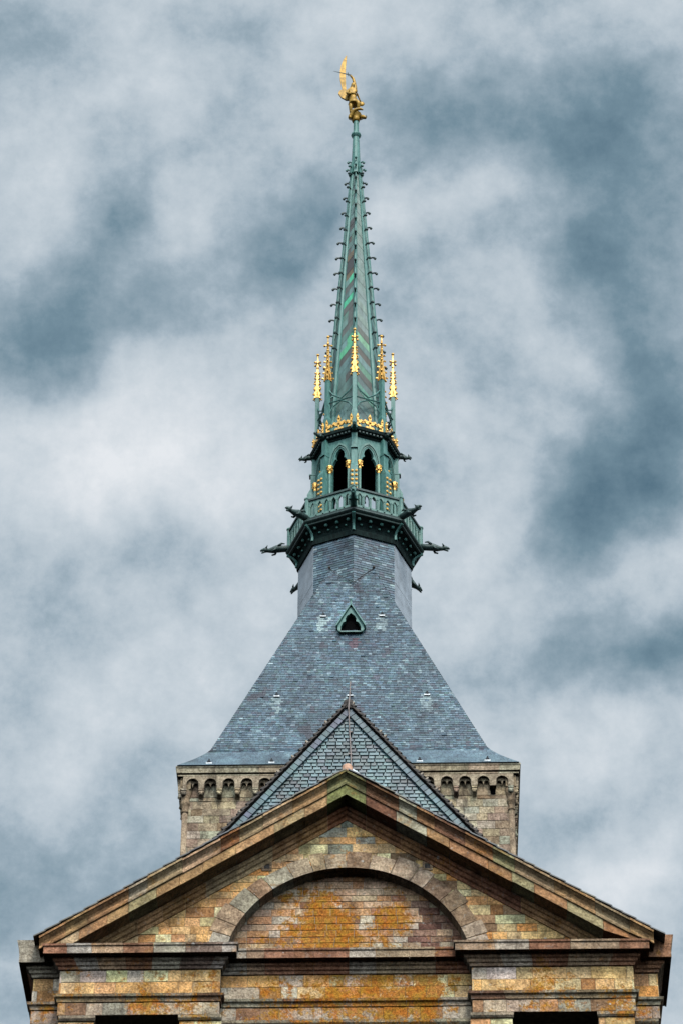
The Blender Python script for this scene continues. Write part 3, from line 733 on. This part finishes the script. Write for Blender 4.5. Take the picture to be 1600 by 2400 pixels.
mb.tube([(DX, yf-.12, 82.95), (DX, yf-.12, 83.3)], [.05, .03], M=Mt); mb.ball((DX, yf-.12, 83.3), .06, M=Mt)
mb.build('dormer_roof', M_COP, dor)
mb = MB(); mb.plate([hole], yf+.10, yroof(82.4)+.3, M=Mt); mb.build('dormer_void', M_DARK, dor)  # solid fill; the dormer's inner shade is put into its colour
mb = MB()
for sg in (-1, 1):
    x0, x1 = sorted((DX+sg*.53, DX+sg*.45)); mb.box((x0, yf-.16, 81.40), (x1, yf-.1, 81.56), M=Mt)
mb.box((DX-.5, yf-.14, 81.36), (DX+.5, yf+.2, 81.415), M=Mt); mb.build('dormer_sill', M_COPL, dor)
# octagonal slated drum
SX = .14; C8 = [R(45*k-90) for k in range(8)]       # k = 0 looks at the viewer
def octv(r, k): return (SX+r*math.cos(C8[k % 8]), r*math.sin(C8[k % 8]))
RD = 2.45; ap_ = RD*math.cos(R(22.5)); hwD = RD*math.sin(R(22.5))
db = MB(); db.lathe([(RD-.02, 74), (RD-.02, 87.62)], 8, M=Matrix.Translation((SX, 0, 0)), a0=R(-90)); drum = db.build('drum', M_LEAD, tow)
for k in (0, 7, 3, 4):
    lay_slates('slate_course', rz(R(45*k+22.5), SX), lambda z: (hwD, ap_), 80.5, 87.6, .128, .24, M_SLATE, drum, 5+k)
for k in (1, 2, 5, 6):
    mb = MB(); M8 = rz(R(45*k+22.5), SX)
    for j in range(7): mb.box((-hwD+.003, -ap_-.012-.004*(j % 2), 80.2+j*1.06), (hwD-.003, -ap_+.02, 80.2+(j+1)*1.06-.01), (.2, .25, .29), M8)
    mb.build('lead_panel', M_LEAD, drum)
# lead valley lines where drum and roof meet, with small knobs
mb = MB()
for sg in (-1, 1):
    mb.tube([(TX+sg*.95, -2.14, 85.98), (TX+sg*.5, -2.30, 85.45), (SX, -2.52, 84.9)], .012, 5); mb.ball((TX+sg*.95, -2.16, 86.0), .06)
mb.build('valley_flashing', M_TILE, drum)

# ================================================================== copper spire
spi = thing('spire', 'slender green copper spire with gilded pinnacles, balcony and arcaded lantern above the slate drum', 'spire', (SX, 0, 87.6))
O = Matrix.Translation((SX, 0, 0))
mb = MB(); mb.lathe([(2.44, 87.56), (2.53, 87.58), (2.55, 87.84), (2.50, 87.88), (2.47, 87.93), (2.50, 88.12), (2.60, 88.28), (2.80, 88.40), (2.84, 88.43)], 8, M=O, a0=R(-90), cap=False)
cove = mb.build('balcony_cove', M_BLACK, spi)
for k in range(8):
    mb = MB(); ca, sa = math.cos(C8[k]), math.sin(C8[k])
    mb.tube([(SX+r*ca, r*sa, z) for r, z in ((2.54, 87.78), (2.53, 88.0), (2.57, 88.16), (2.67, 88.29), (2.82, 88.40), (2.95, 88.47))], [.07, .06, .06, .06, .07, .08], 6); mb.build('cove_rib', M_COP, cove)
    Mf = rz(R(45*k+22.5), SX)
    for j in range(4):
        u = (j-1.5)*.52
        for p, r in (((u, -2.50, 88.33), .085), ((u*.8, -2.36, 88.15), .055)):
            mb = MB(); mb.ball(p, r, 7, M=Mf); mb.build('boss', M_COP, cove)
mb = MB(); mb.lathe([(2.80, 88.42), (2.92, 88.43), (2.94, 88.48), (2.90, 88.52), (2.99, 88.56), (3.03, 88.60), (3.03, 88.66), (2.96, 88.70), (2.98, 88.78), (2.90, 88.86), (1.2, 88.87)], 8, M=O, a0=R(-90), cap=False)
mb.build('balcony_moulding', M_COPD, spi)
RB = 2.88; apB = RB*math.cos(R(22.5)); hwB = RB*math.sin(R(22.5))
for k in range(8):
    Mf = rz(R(45*k+22.5), SX); n = 6; sp = (2*hwB-.24)/n; holes = []
    for j in range(n):
        c = -hwB+.12+sp*(j+.5); w = sp*.33
        holes.append([(c-w, 88.98), (c-w, 89.42), (c-w*.8, 89.54), (c, 89.68), (c+w*.8, 89.54), (c+w, 89.42), (c+w, 88.98)])
    mb = MB(); mb.plate([[(-hwB, 88.84), (hwB, 88.84), (hwB, 89.80), (-hwB, 89.80)]]+holes, -apB, -apB+.09, M=Mf)
    bal = mb.build('balustrade', M_COPL, spi)
    mb = MB()
    hw2 = (RB+.05)*math.sin(R(22.5))
    mb.box((-hw2, -apB-.06, 89.80), (hw2, -apB+.14, 89.90), M=Mf); mb.build('handrail', M_COPD, bal)
    mb = MB()
    for j in range(n+1):
        c = -hwB+.12+sp*j; mb.tube([(c, -apB-.015, 88.9), (c, -apB-.015, 89.45)], .035, 6, M=Mf); mb.ball((c, -apB-.01, 89.49), .055, 6, M=Mf)
    mb.build('baluster', M_COPL, bal)
    x, y = octv(RB, k); mb = MB(); mb.lathe([(.10, 88.8), (.10, 89.9), (.13, 89.92), (.13, 89.98), (.05, 90.04)], 8, M=Matrix.Translation((x, y, 0))); mb.build('corner_post', M_COPL, spi)
def gargoyle(r0, z0, L, sc, k, droop):
    """beast leaning out: rump, chest, neck, head with jaws, ears, forepaws"""
    mb = MB(); Mg = rz(C8[k], SX, 0, z0) @ Matrix.Translation((r0, 0, 0)) @ Matrix.Rotation(droop, 4, 'Y')
    mb.tube([(-.1, 0, 0), (L*.18, 0, .02), (L*.42, 0, .05), (L*.58, 0, .0), (L*.72, 0, .0), (L*.80, 0, .03)], [.15*sc, .15*sc, .17*sc, .14*sc, .095*sc, .10*sc], 8, M=Mg)
    mb.ball((L*.84, 0, .04*sc), .125*sc, 8, sc=(1.2, .9, .95), M=Mg)
    mb.tube([(L*.86, 0, .06*sc), (L*.97, 0, .05*sc), (L*1.02, 0, .01)], [.085*sc, .06*sc, .035*sc], 6, M=Mg)
    mb.tube([(L*.86, 0, -.03*sc), (L*.95, 0, -.09*sc), (L*.99, 0, -.11*sc)], [.06*sc, .04*sc, .025*sc], 6, M=Mg)
    for s in (-1, 1):
        mb.tube([(L*.80, s*.08*sc, .10*sc), (L*.74, s*.11*sc, .22*sc)], [.05*sc, .012], 5, M=Mg)
        mb.tube([(L*.45, s*.12*sc, .0), (L*.50, s*.16*sc, -.12*sc), (L*.62, s*.15*sc, -.16*sc)], [.07*sc, .05*sc, .035*sc], 5, M=Mg)
        mb.tube([(L*.35, s*.13*sc, .10*sc), (L*.22, s*.17*sc, .20*sc), (L*.10, s*.14*sc, .18*sc)], [.07*sc, .05*sc, .02], 5, M=Mg)
    return mb.build('gargoyle', M_COPD if k in (1, 7, 2, 6, 3, 5) else M_COP, spi, True)
for k in range(8): gargoyle(2.92, 88.86, 1.2, 1.0, k, R(6))
# lantern
RW = 1.78; apW = RW*math.cos(R(22.5)); hwW = RW*math.sin(R(22.5))
Z0, Z1 = 88.87, 93.90
def trefoil(w, zb, zs, zt):
    h = zt-zs
    rt = [(w, zb), (w, zs-.2), (w*1.0, zs), (w*.92, zs+h*.22), (w*.70, zs+h*.40), (w*.50, zs+h*.44), (w*.60, zs+h*.58), (w*.52, zs+h*.76), (w*.28, zs+h*.90), (0, zt)]
    return rt+[(-x, z) for x, z in reversed(rt[:-1])]
def lancet(w, zb, zs, zt, n=7):
    h = zt-zs; rt = [(w, zb)]+[(w*math.cos(t)**.9 if t < 1.57 else 0, zs+h*math.sin(t)**1.05) for t in [i*math.pi/2/n for i in range(n)]]+[(0, zt+.06)]
    return rt+[(-x, z) for x, z in reversed(rt[:-1])]
for k in range(8):
    Mf = rz(R(45*k+22.5), SX)
    mb = MB(); op = trefoil(.375, 89.3, 92.35, 93.38)
    mb.plate([[(-hwW, Z0), (hwW, Z0), (hwW, Z1), (-hwW, Z1)], op[::-1]], -apW, -apW+.16, M=Mf)
    bay = mb.build('arcade_bay', M_COP, spi)
    mb = MB(); mb.plate([lancet(.535, 92.25, 92.40, 93.60), lancet(.455, 92.25, 92.38, 93.49)[::-1]], -apW-.06, -apW+.0, M=Mf)
    mb.plate([lancet(.43, 92.30, 92.38, 93.45), lancet(.39, 92.30, 92.36, 93.40)[::-1]], -apW-.03, -apW+.01, M=Mf)
    mb.build('arch_moulding', M_COPL, bay)
    for s in (-1, 1):
        mb = MB(); mb.tube([(s*.45, -apW-.07, Z0), (s*.45, -apW-.07, 91.95)], .06, 8, M=Mf); sh = mb.build('colonnette', M_COPL, bay, True)
        mb = MB(); mb.lathe([(.06, 91.95), (.075, 91.98), (.07, 92.03), (.115, 92.2), (.13, 92.22), (.13, 92.29), (.15, 92.30), (.15, 92.36)], 8, M=Mf @ Matrix.Translation((s*.45, -apW-.07, 0)))
        for q in range(6): mb.ball((s*.45+.11*math.cos(q*1.05), -apW-.07+.11*math.sin(q*1.05), 92.15), .045, 5, M=Mf)
        mb.build('gilded_capital', M_GOLD, sh)
    # buttress on the vertex
    Mv = rz(C8[k], SX)
    mb = MB()
    def prism(x0, x1, w, za, zb, wt=None, xt=None):
        wt = wt or w; xt = xt or x1
        mb.rings([[(x0, -w, za), (x1, -w, za), (x1, w, za), (x0, w, za)], [(x0, -wt, zb), (xt, -wt, zb), (xt, wt, zb), (x0, wt, zb)]], M=Mv)
    prism(1.55, 2.12, .165, Z0, 91.85); prism(1.55, 2.12, .165, 91.85, 92.18, .135, 1.98); prism(1.55, 1.97, .135, 92.18, 93.0); prism(1.55, 2.04, .15, 93.0, 93.06); prism(1.55, 1.93, .125, 93.06, 93.95)
    but = mb.build('buttress', M_COP, spi)
    for s in (-1, 1):
        for j in range(8): mb = MB(); mb.ball((2.125, s*.09, 89.75+j*.255), .074, 7, sc=(.8, 1, 1), M=Mv); mb.build('gilded_bead', M_GOLD, but)
# inner darkness painted near-black: floor slab over the lantern
mb = MB(); mb.lathe([(1.62, 93.5), (1.66, 93.95)], 8, M=O, a0=R(-90)); mb.lathe([(.42, 88.9), (.42, 93.6)], 8, M=O); mb.build('lantern_ceiling', M_DARK, spi)
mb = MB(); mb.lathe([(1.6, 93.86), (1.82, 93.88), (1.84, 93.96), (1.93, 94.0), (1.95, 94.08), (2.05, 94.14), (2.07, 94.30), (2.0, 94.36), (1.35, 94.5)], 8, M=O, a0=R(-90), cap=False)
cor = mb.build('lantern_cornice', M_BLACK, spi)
for k in range(8):
    Mf = rz(R(45*k+22.5), SX)
    for j in range(7):
        mb = MB(); mb.box((-.55+j*.17, -1.86, 94.0), (-.47+j*.17, -1.7, 94.075), M=Mf); mb.build('dentil', M_COPD, cor)
for k in range(8): gargoyle(1.92, 94.14, .60, .72, k, R(8))
def fleuron(mb, x, z, s, M, y, half=0, k=1.25):
    """gilt cresting leaf: stem, side leaves, bud"""
    def pl(pts): mb.plate([[(x+a*s, z+b*s*k) for a, b in pts]], y-.035, y+.035, M=M)
    pl([(-.045, 0), (.045, 0), (.04, .42), (.085, .60), (0, .80), (-.085, .60), (-.04, .42)])
    for g_ in (-1, 1):
        if half and g_ != half: continue
        for pts in ([(g_*.035, .27), (g_*.15, .25), (g_*.24, .33), (g_*.33, .26), (g_*.34, .39), (g_*.25, .48), (g_*.12, .42), (g_*.035, .44)], [(g_*.04, .02), (g_*.17, .01), (g_*.24, .10), (g_*.14, .17), (g_*.04, .13)]):
            pl(pts if g_ > 0 else pts[::-1])
        mb.ball((x+g_*.28*s, y-.03, z+.36*s*k), .055*s, 6, M=M)
    mb.ball((x, y-.03, z+.62*s*k), .07*s, 6, M=M); mb.ball((x, y-.04, z+.35*s*k), .07*s, 6, M=M)
apL = 1.96*math.cos(R(22.5)); hwL = 1.96*math.sin(R(22.5))
for k in range(8):
    Mf = rz(R(45*k+22.5), SX); mb = MB()
    fleuron(mb, 0, 94.32, .95, Mf, -apL+.04); fleuron(mb, -hwL+.16, 94.32, .76, Mf, -apL+.04, 1, 1.4); fleuron(mb, hwL-.16, 94.32, .76, Mf, -apL+.04, -1, 1.4)
    mb.build('gilded_cresting', M_GOLD, spi)
# cone with ribs
def RC(z): return 1.39-.0700*(z-96.0)
ZC0, ZC1 = 94.45, 112.6
CT = [((0.086, 0.174, 0.159), 5), ((0.115, 0.222, 0.201), 3), ((0.063, 0.120, 0.112), 2.4), ((0.069, 0.078, 0.065), .3), ((0.081, 0.168, 0.136), 2)]
GRN, GR2, DRK, BRN, GRY = (.05, .42, .23), (.07, .34, .18), (.030, .028, .030), (.12, .085, .045), (.075, .085, .076)
LEFT = [(97.7, 98.4, (.06, .062, .055)), (99.3, 99.9, (.055, .06, .055)), (99.95, 100.75, GR2), (101.0, 102.0, GRY), (102.1, 103.0, GRY), (103.0, 104.1, GRN), (104.1, 104.5, GRY), (104.5, 104.95, GRN), (104.95, 105.4, BRN), (105.4, 106.1, DRK), (106.1, 106.5, BRN), (106.5, 107.1, (.07, .07, .065)), (107.3, 108.0, (.065, .055, .045)), (108.4, 109.2, (.05, .05, .05))]
RIGHT = [(96.8, 97.3, (.07, .24, .17)), (97.7, 98.2, (.055, .06, .05)), (98.4, 98.7, (.08, .22, .14)), (99.4, 99.9, (.06, .052, .038)), (100.0, 100.7, (.15, .35, .20))]
for k in range(8):
    mb = MB(); m0, m1 = R(45*k-90), R(45*(k+1)-90)
    # k = 0 : facet right of the front edge ; k = 7 : facet left of it
    mir = k in (7, 6, 5, 3); N = 42
    zc = [ZC0+(ZC1-ZC0)*(1-(1-i/N)**1.25) for i in range(N+1)]
    def pt(t, z, out=0.0):
        r = RC(z)-.04+out; a = Vector((math.cos(m0)*r, math.sin(m0)*r)); b = Vector((math.cos(m1)*r, math.sin(m1)*r)); q = a.lerp(b, t)
        return (SX+q.x, q.y, z)
    sk = .85
    for i in range(-3, N):
        za = zc[max(i, 0)]-(0 if i >= 0 else .7*(-i)); zb = zc[i+1] if i >= -1 else ZC0-.7*(-i-1)
        h0 = sk*RC(max(za, ZC0))*1.15; h1 = sk*RC(max(zb, ZC0))*1.15
        c = pick(CT, .2)
        zm = (za+zb)/2+(h0+h1)/4
        for lst, kk in ((LEFT, 7), (RIGHT, 0)):
            for (u0, u1, cc_) in lst:
                if k == kk and u0 <= zm < u1: c = cc_
        if k == 0 and zm > 101: c = pick([((.14, .205, .18), 1), ((.16, .225, .195), 1)], .08)
        # each sheet slopes down away from the front edge, herringbone fashion
        for (ta, tb) in ((0, .5), (.5, 1)):
            def zz_(base, h, t): return min(ZC1, max(ZC0, base+h*((t if not mir else 1-t)*-1+1) if True else 0))
            lift = .012*(i % 2)
            q = [pt(ta, zz_(za, h0, ta), lift), pt(tb, zz_(za, h0, tb), lift), pt(tb, zz_(zb, h1, tb), lift), pt(ta, zz_(zb, h1, ta), lift)]
            if abs(q[0][2]-q[3][2])+abs(q[1][2]-q[2][2]) < 1e-4: continue
            cc = c
            if k == 7 and zm > 97 and rnd.random() < .2: cc = pick(CT)
            mb.face(q, cc)
    mb.build('spire_panel', M_PANEL, spi)
mb = MB(); mb.lathe([(RC(94.4)-.07, 94.4), (RC(112.6)-.06, 112.6)], 8, M=O, a0=R(-90)); mb.build('spire_core', M_COPD, spi)
def crocket(mb, z, ang, L, r):
    Mc = rz(ang, SX, 0, z)
    mb.tube([(r, 0, 0), (r+L*.45, 0, .06), (r+L*.85, 0, .05), (r+L, 0, -.03)], [.042, .04, .052, .06], 5, M=Mc); mb.ball((r+L*.97, 0, -.01), .07, 6, M=Mc)
for k in range(8):
    mb = MB(); ca, sa = math.cos(C8[k]), math.sin(C8[k])
    rs = []
    for z in (94.6, 100, 106, 112.8):
        r = RC(z); w = .125-.0045*(z-94.6)
        rs.append([Mv_ for Mv_ in [tuple(rz(C8[k], SX) @ Vector(p)) for p in ((r-.12, -w, z), (r-.01, -w, z), (r+.05, -w*.35, z), (r+.05, w*.35, z), (r-.01, w, z), (r-.12, w, z))]])
    mb.rings(rs); rib = mb.build('spire_rib', M_COP, spi)
    z = 99.6+(.42 if k % 2 else 0)
    while z < 112.3:
        mb = MB(); crocket(mb, z, C8[k], 0.26 if z < 108 else .21, RC(z)+.02); mb.build('crocket', M_COPD, rib)  # backlit darkness of the crockets is put into their copper colour
        z += 1.02
# gablets and tip
mb = MB()
mb.lathe([(.25, 112.45), (.27, 112.6), (.22, 112.75), (.215, 113.3), (.165, 114.9), (.15, 115.12), (.20, 115.18), (.25, 115.27), (.24, 115.36), (.17, 115.43), (.135, 115.5), (.125, 116.32)], 10, M=O)
tip = mb.build('spire_tip', M_COP, spi)
for k in range(8):
    mb = MB(); Mv = rz(C8[k], SX)
    mb.rings([[(.15, -.09, 112.4), (.33, -.09, 112.4), (.33, .09, 112.4), (.15, .09, 112.4)], [(.15, -.09, 112.85), (.31, -.09, 112.85), (.31, .09, 112.85), (.15, .09, 112.85)], [(.15, -.01, 113.3), (.27, -.01, 113.3), (.27, .01, 113.3), (.15, .01, 113.3)]], M=Mv)
    if k % 2 == 0: crocket(mb, 113.35, C8[k], .14, .24)
    crocket(mb, 112.8, C8[k], .14, .31)
    mb.build('gablet', M_COP, tip)
# pinnacles
for k in range(8):
    Mv = rz(C8[k], SX); RP_ = 1.72
    Mp = Mv @ Matrix.Translation((RP_, 0, -.16))
    mb = MB()
    mb.box((-.13, -.13, 94.3), (.13, .13, 95.5), M=Mp)
    mb.rings([[(-.13, -.13, 95.5), (.13, -.13, 95.5), (.13, .13, 95.5), (-.13, .13, 95.5)], [(-.095, -.095, 95.66), (.095, -.095, 95.66), (.095, .095, 95.66), (-.095, .095, 95.66)], [(-.095, -.095, 97.9), (.095, -.095, 97.9), (.095, .095, 97.9), (-.095, .095, 97.9)]], M=Mp)
    pin = mb.build('pinnacle', M_COP, spi)
    mb = MB()
    mb.tube([(RP_-.08, 0, 96.7), (1.36, 0, 97.0), (1.2, 0, 97.35), (1.1, 0, 97.8)], .05, 5, M=Mv); mb.tube([(RP_, 0, 96.25), (1.2, 0, 96.25)], .045, 5, M=Mv)
    mb.build('flying_strut', M_COP, pin)
    gd = MB()
    gd.rings([[(-.07, -.07, 97.95), (.07, -.07, 97.95), (.07, .07, 97.95), (-.07, .07, 97.95)], [(-.082, -.082, 98.3), (.082, -.082, 98.3), (.082, .082, 98.3), (-.082, .082, 98.3)], [(-.04, -.04, 99.6), (.04, -.04, 99.6), (.04, .04, 99.6), (-.04, .04, 99.6)], [(-.03, -.03, 100.35), (.03, -.03, 100.35), (.03, .03, 100.35), (-.03, .03, 100.35)]], M=Mp)
    for q in range(4):
        Mq = Mp @ Matrix.Rotation(q*math.pi/2, 4, 'Z')
        gd.plate([[(-.14, 97.86), (-.075, 97.86), (0, 98.3), (.075, 97.86), (.14, 97.86), (.035, 98.62), (-.035, 98.62)]], -.135, -.075, M=Mq)
        Mq2 = Mp @ Matrix.Rotation(q*math.pi/2+math.pi/4, 4, 'Z')
        for j, (z, r) in enumerate(((98.0, .20), (98.35, .15), (98.7, .13), (99.05, .11), (99.4, .09))):
            gd.tube([(0, -r*.7, z), (0, -r-.03, z+.05), (0, -r-.06, z+.02)], [.035, .04, .04], 5, M=Mq2); gd.ball((0, -r-.055, z+.01), .043, 6, M=Mq2)
        gd.tube([(0, 0, 100.08), (0, -.10, 100.11), (0, -.16, 100.08)], [.04, .035, .045], 5, M=Mq2); gd.ball((0, -.16, 100.08), .06, 6, M=Mq2)
    gd.ball((0, 0, 99.8), .075, 7, M=Mp); gd.tube([(0, 0, 100.3), (0, 0, 100.62)], .028, 6, M=Mp); gd.ball((0, 0, 100.64), .075, 8, M=Mp)
    gd.build('gilded_finial', M_GOLD, pin)
# tangential braces between the pinnacles
for k in range(8):
    a, b = Vector((*octv(1.72, k), 0)), Vector((*octv(1.72, k+1), 0)); Z = Vector((0, 0, 1)); mb = MB()
    mb.tube([a+Z*97.2, a.lerp(b, .22)+Z*96.75, a.lerp(b, .5)+Z*96.45, a.lerp(b, .78)+Z*96.75, b+Z*97.2], .04, 5); mb.tube([a+Z*96.35, b+Z*96.35], .035, 5)
    mb.tube([a+Z*95.55, a.lerp(b, .2)+Z*96.05, a.lerp(b, .5)+Z*96.3, a.lerp(b, .8)+Z*96.05, b+Z*95.55], .035, 5); mb.build('brace', M_COP, spi)

# ================================================================== gilded statue
sta = thing('statue', 'gilded winged warrior statue with raised sword standing on a coiled beast at the spire tip', 'statue', (SX, 0, 116.27))
def skin(name, verts, edges, rad, m, parent, lev=2):
    me = bpy.data.meshes.new(name); me.from_pydata(verts, edges, []); o = bpy.data.objects.new(name, me); col.objects.link(o)
    md = o.modifiers.new('skin', 'SKIN'); md.use_smooth_shade = True
    for i, r in enumerate(rad): me.skin_vertices[0].data[i].radius = (r, r)
    me.skin_vertices[0].data[0].use_root = True
    sb = o.modifiers.new('sub', 'SUBSURF'); sb.levels = sb.render_levels = lev
    me.materials.append(m); o.parent = parent; o.matrix_parent_inverse = parent.matrix_basis.inverted(); return o
def sv(x, y, z): return (SX+x, y, 116.27+z)
V = [sv(-.14, 0, 1.55), sv(-.19, 0, 1.85), sv(-.25, -.02, 2.15), sv(-.22, -.03, 2.42), sv(-.14, -.05, 2.60), sv(-.11, -.06, 2.82),      # pelvis .. head 5
     sv(-.24, -.04, 1.45), sv(-.27, -.12, 1.02), sv(-.27, -.02, .66), sv(-.25, -.2, .62),                                            # leg
     sv(-.03, -.06, 1.46), sv(.13, -.22, 1.14), sv(.10, -.10, .78), sv(.14, -.26, .74),                                              # other leg, knee forward
     sv(-.40, -.02, 2.28), sv(-.04, -.02, 2.32), sv(-.08, -.05, 2.78), sv(-.15, -.08, 3.10), sv(-.30, -.10, 3.34),                  # shoulders, raised arm 15-18
     sv(-.46, -.14, 1.95), sv(-.26, -.28, 1.78)]
E_ = [(0, 1), (1, 2), (2, 3), (3, 4), (4, 5), (0, 6), (6, 7), (7, 8), (8, 9), (0, 10), (10, 11), (11, 12), (12, 13), (2, 14), (2, 15), (15, 16), (16, 17), (17, 18), (14, 19), (19, 20)]
Rr = [.19, .17, .22, .09, .14, .12, .14, .105, .07, .05, .14, .11, .075, .05, .11, .11, .085, .07, .055, .07, .05]
body = skin('body', V, E_, Rr, M_SGOLD, sta)
mb = MB()                                           # skirt of the armour
mb.lathe([(.18, 1.62), (.23, 1.42), (.27, 1.24), (.25, 1.22)], 10, M=Matrix.Translation((SX-.13, -.04, 116.27))); mb.lathe([(.21, 1.98), (.235, 1.92), (.21, 1.86)], 10, M=Matrix.Translation((SX-.2, -.01, 116.27)))
mb.build('armour_skirt', M_SGOLD, sta, True)
mb = MB()                                           # flattened curved sabre of a wing, twice
def wing(pts, th, c=None):
    for i in range(len(pts)-1):
        (l0, r0_, z0, y0), (l1, r1_, z1, y1) = pts[i], pts[i+1]
        v = [sv(l0, y0-th, z0), sv(r0_, y0-th, z0), sv(r0_, y0+th, z0), sv(l0, y0+th, z0), sv(l1, y1-th, z1), sv(r1_, y1-th, z1), sv(r1_, y1+th, z1), sv(l1, y1+th, z1)]
        mb.mesh(v, [(3, 2, 1, 0), (4, 5, 6, 7), (0, 1, 5, 4), (1, 2, 6, 5), (2, 3, 7, 6), (3, 0, 4, 7)])
wing([(-.50, -.30, 1.72, .12), (-.74, -.30, 1.92, .12), (-.88, -.34, 2.22, .14), (-.83, -.42, 2.42, .16), (-.69, -.50, 2.56, .18), (-.74, -.52, 2.9, .22), (-.82, -.53, 3.45, .27), (-.82, -.54, 4.0, .31), (-.77, -.53, 4.5, .34), (-.66, -.50, 4.95, .36), (-.50, -.485, 5.3, .37)], .05)
mb.build('wing', M_SGOLD, sta)
mb = MB()
wing([(-.34, -.22, 2.0, .14), (-.44, -.24, 2.3, .3), (-.46, -.28, 2.7, .6), (-.42, -.3, 3.0, .9), (-.38, -.33, 3.2, 1.1)], .04)
mb.build('wing', M_SGOLD, sta)
mb = MB(); mb.tube([sv(-.26, -.1, 3.34), sv(-.42, -.1, 3.40), sv(-.75, -.1, 3.52), sv(-1.13, -.1, 3.66)], [.035, .03, .024, .008], 5); mb.tube([sv(-.42, -.1, 3.52), sv(-.38, -.1, 3.28)], .025, 5); mb.build('sword', M_COPD, sta)
mb = MB(); mb.ball(sv(.27, -.12, 1.18), .15, 10, sc=(1, .45, 1.1)); mb.tube([sv(.0, -.08, 2.2), sv(.06, -.2, 1.8), sv(.22, -.14, 1.3)], [.07, .05, .04], 6); mb.build('shield', M_SGOLD, sta, True)
mb = MB(); mb.lathe([(.13, 0), (.19, .04), (.21, .18), (.20, .34), (.27, .42), (.29, .52), (.22, .62), (.10, .70)], 10, M=Matrix.Translation((SX-.02, 0, 116.27)))
mb.build('pedestal', M_SGOLD, sta, True)
bv = [sv(-.28, -.1, .25), sv(-.30, .15, .45), sv(.02, .3, .5), sv(.3, .1, .42), sv(.32, -.16, .2), sv(.42, -.22, .08), sv(.5, -.24, .0), sv(-.33, -.22, .10), sv(-.1, -.3, .55), sv(.2, -.28, .66), sv(.36, -.26, .58)]
skin('coiled_beast', bv, [(0, 1), (1, 2), (2, 3), (3, 4), (4, 5), (5, 6), (0, 7), (0, 8), (8, 9), (9, 10)], [.12, .12, .11, .11, .12, .10, .07, .06, .10, .08, .03], M_SGOLD, sta)
mb = MB(); mb.tube([sv(.48, -.22, .06), sv(.52, -.22, .14), sv(.50, -.22, .28)], [.05, .03, .01], 5); mb.build('horn', M_COPD, sta)
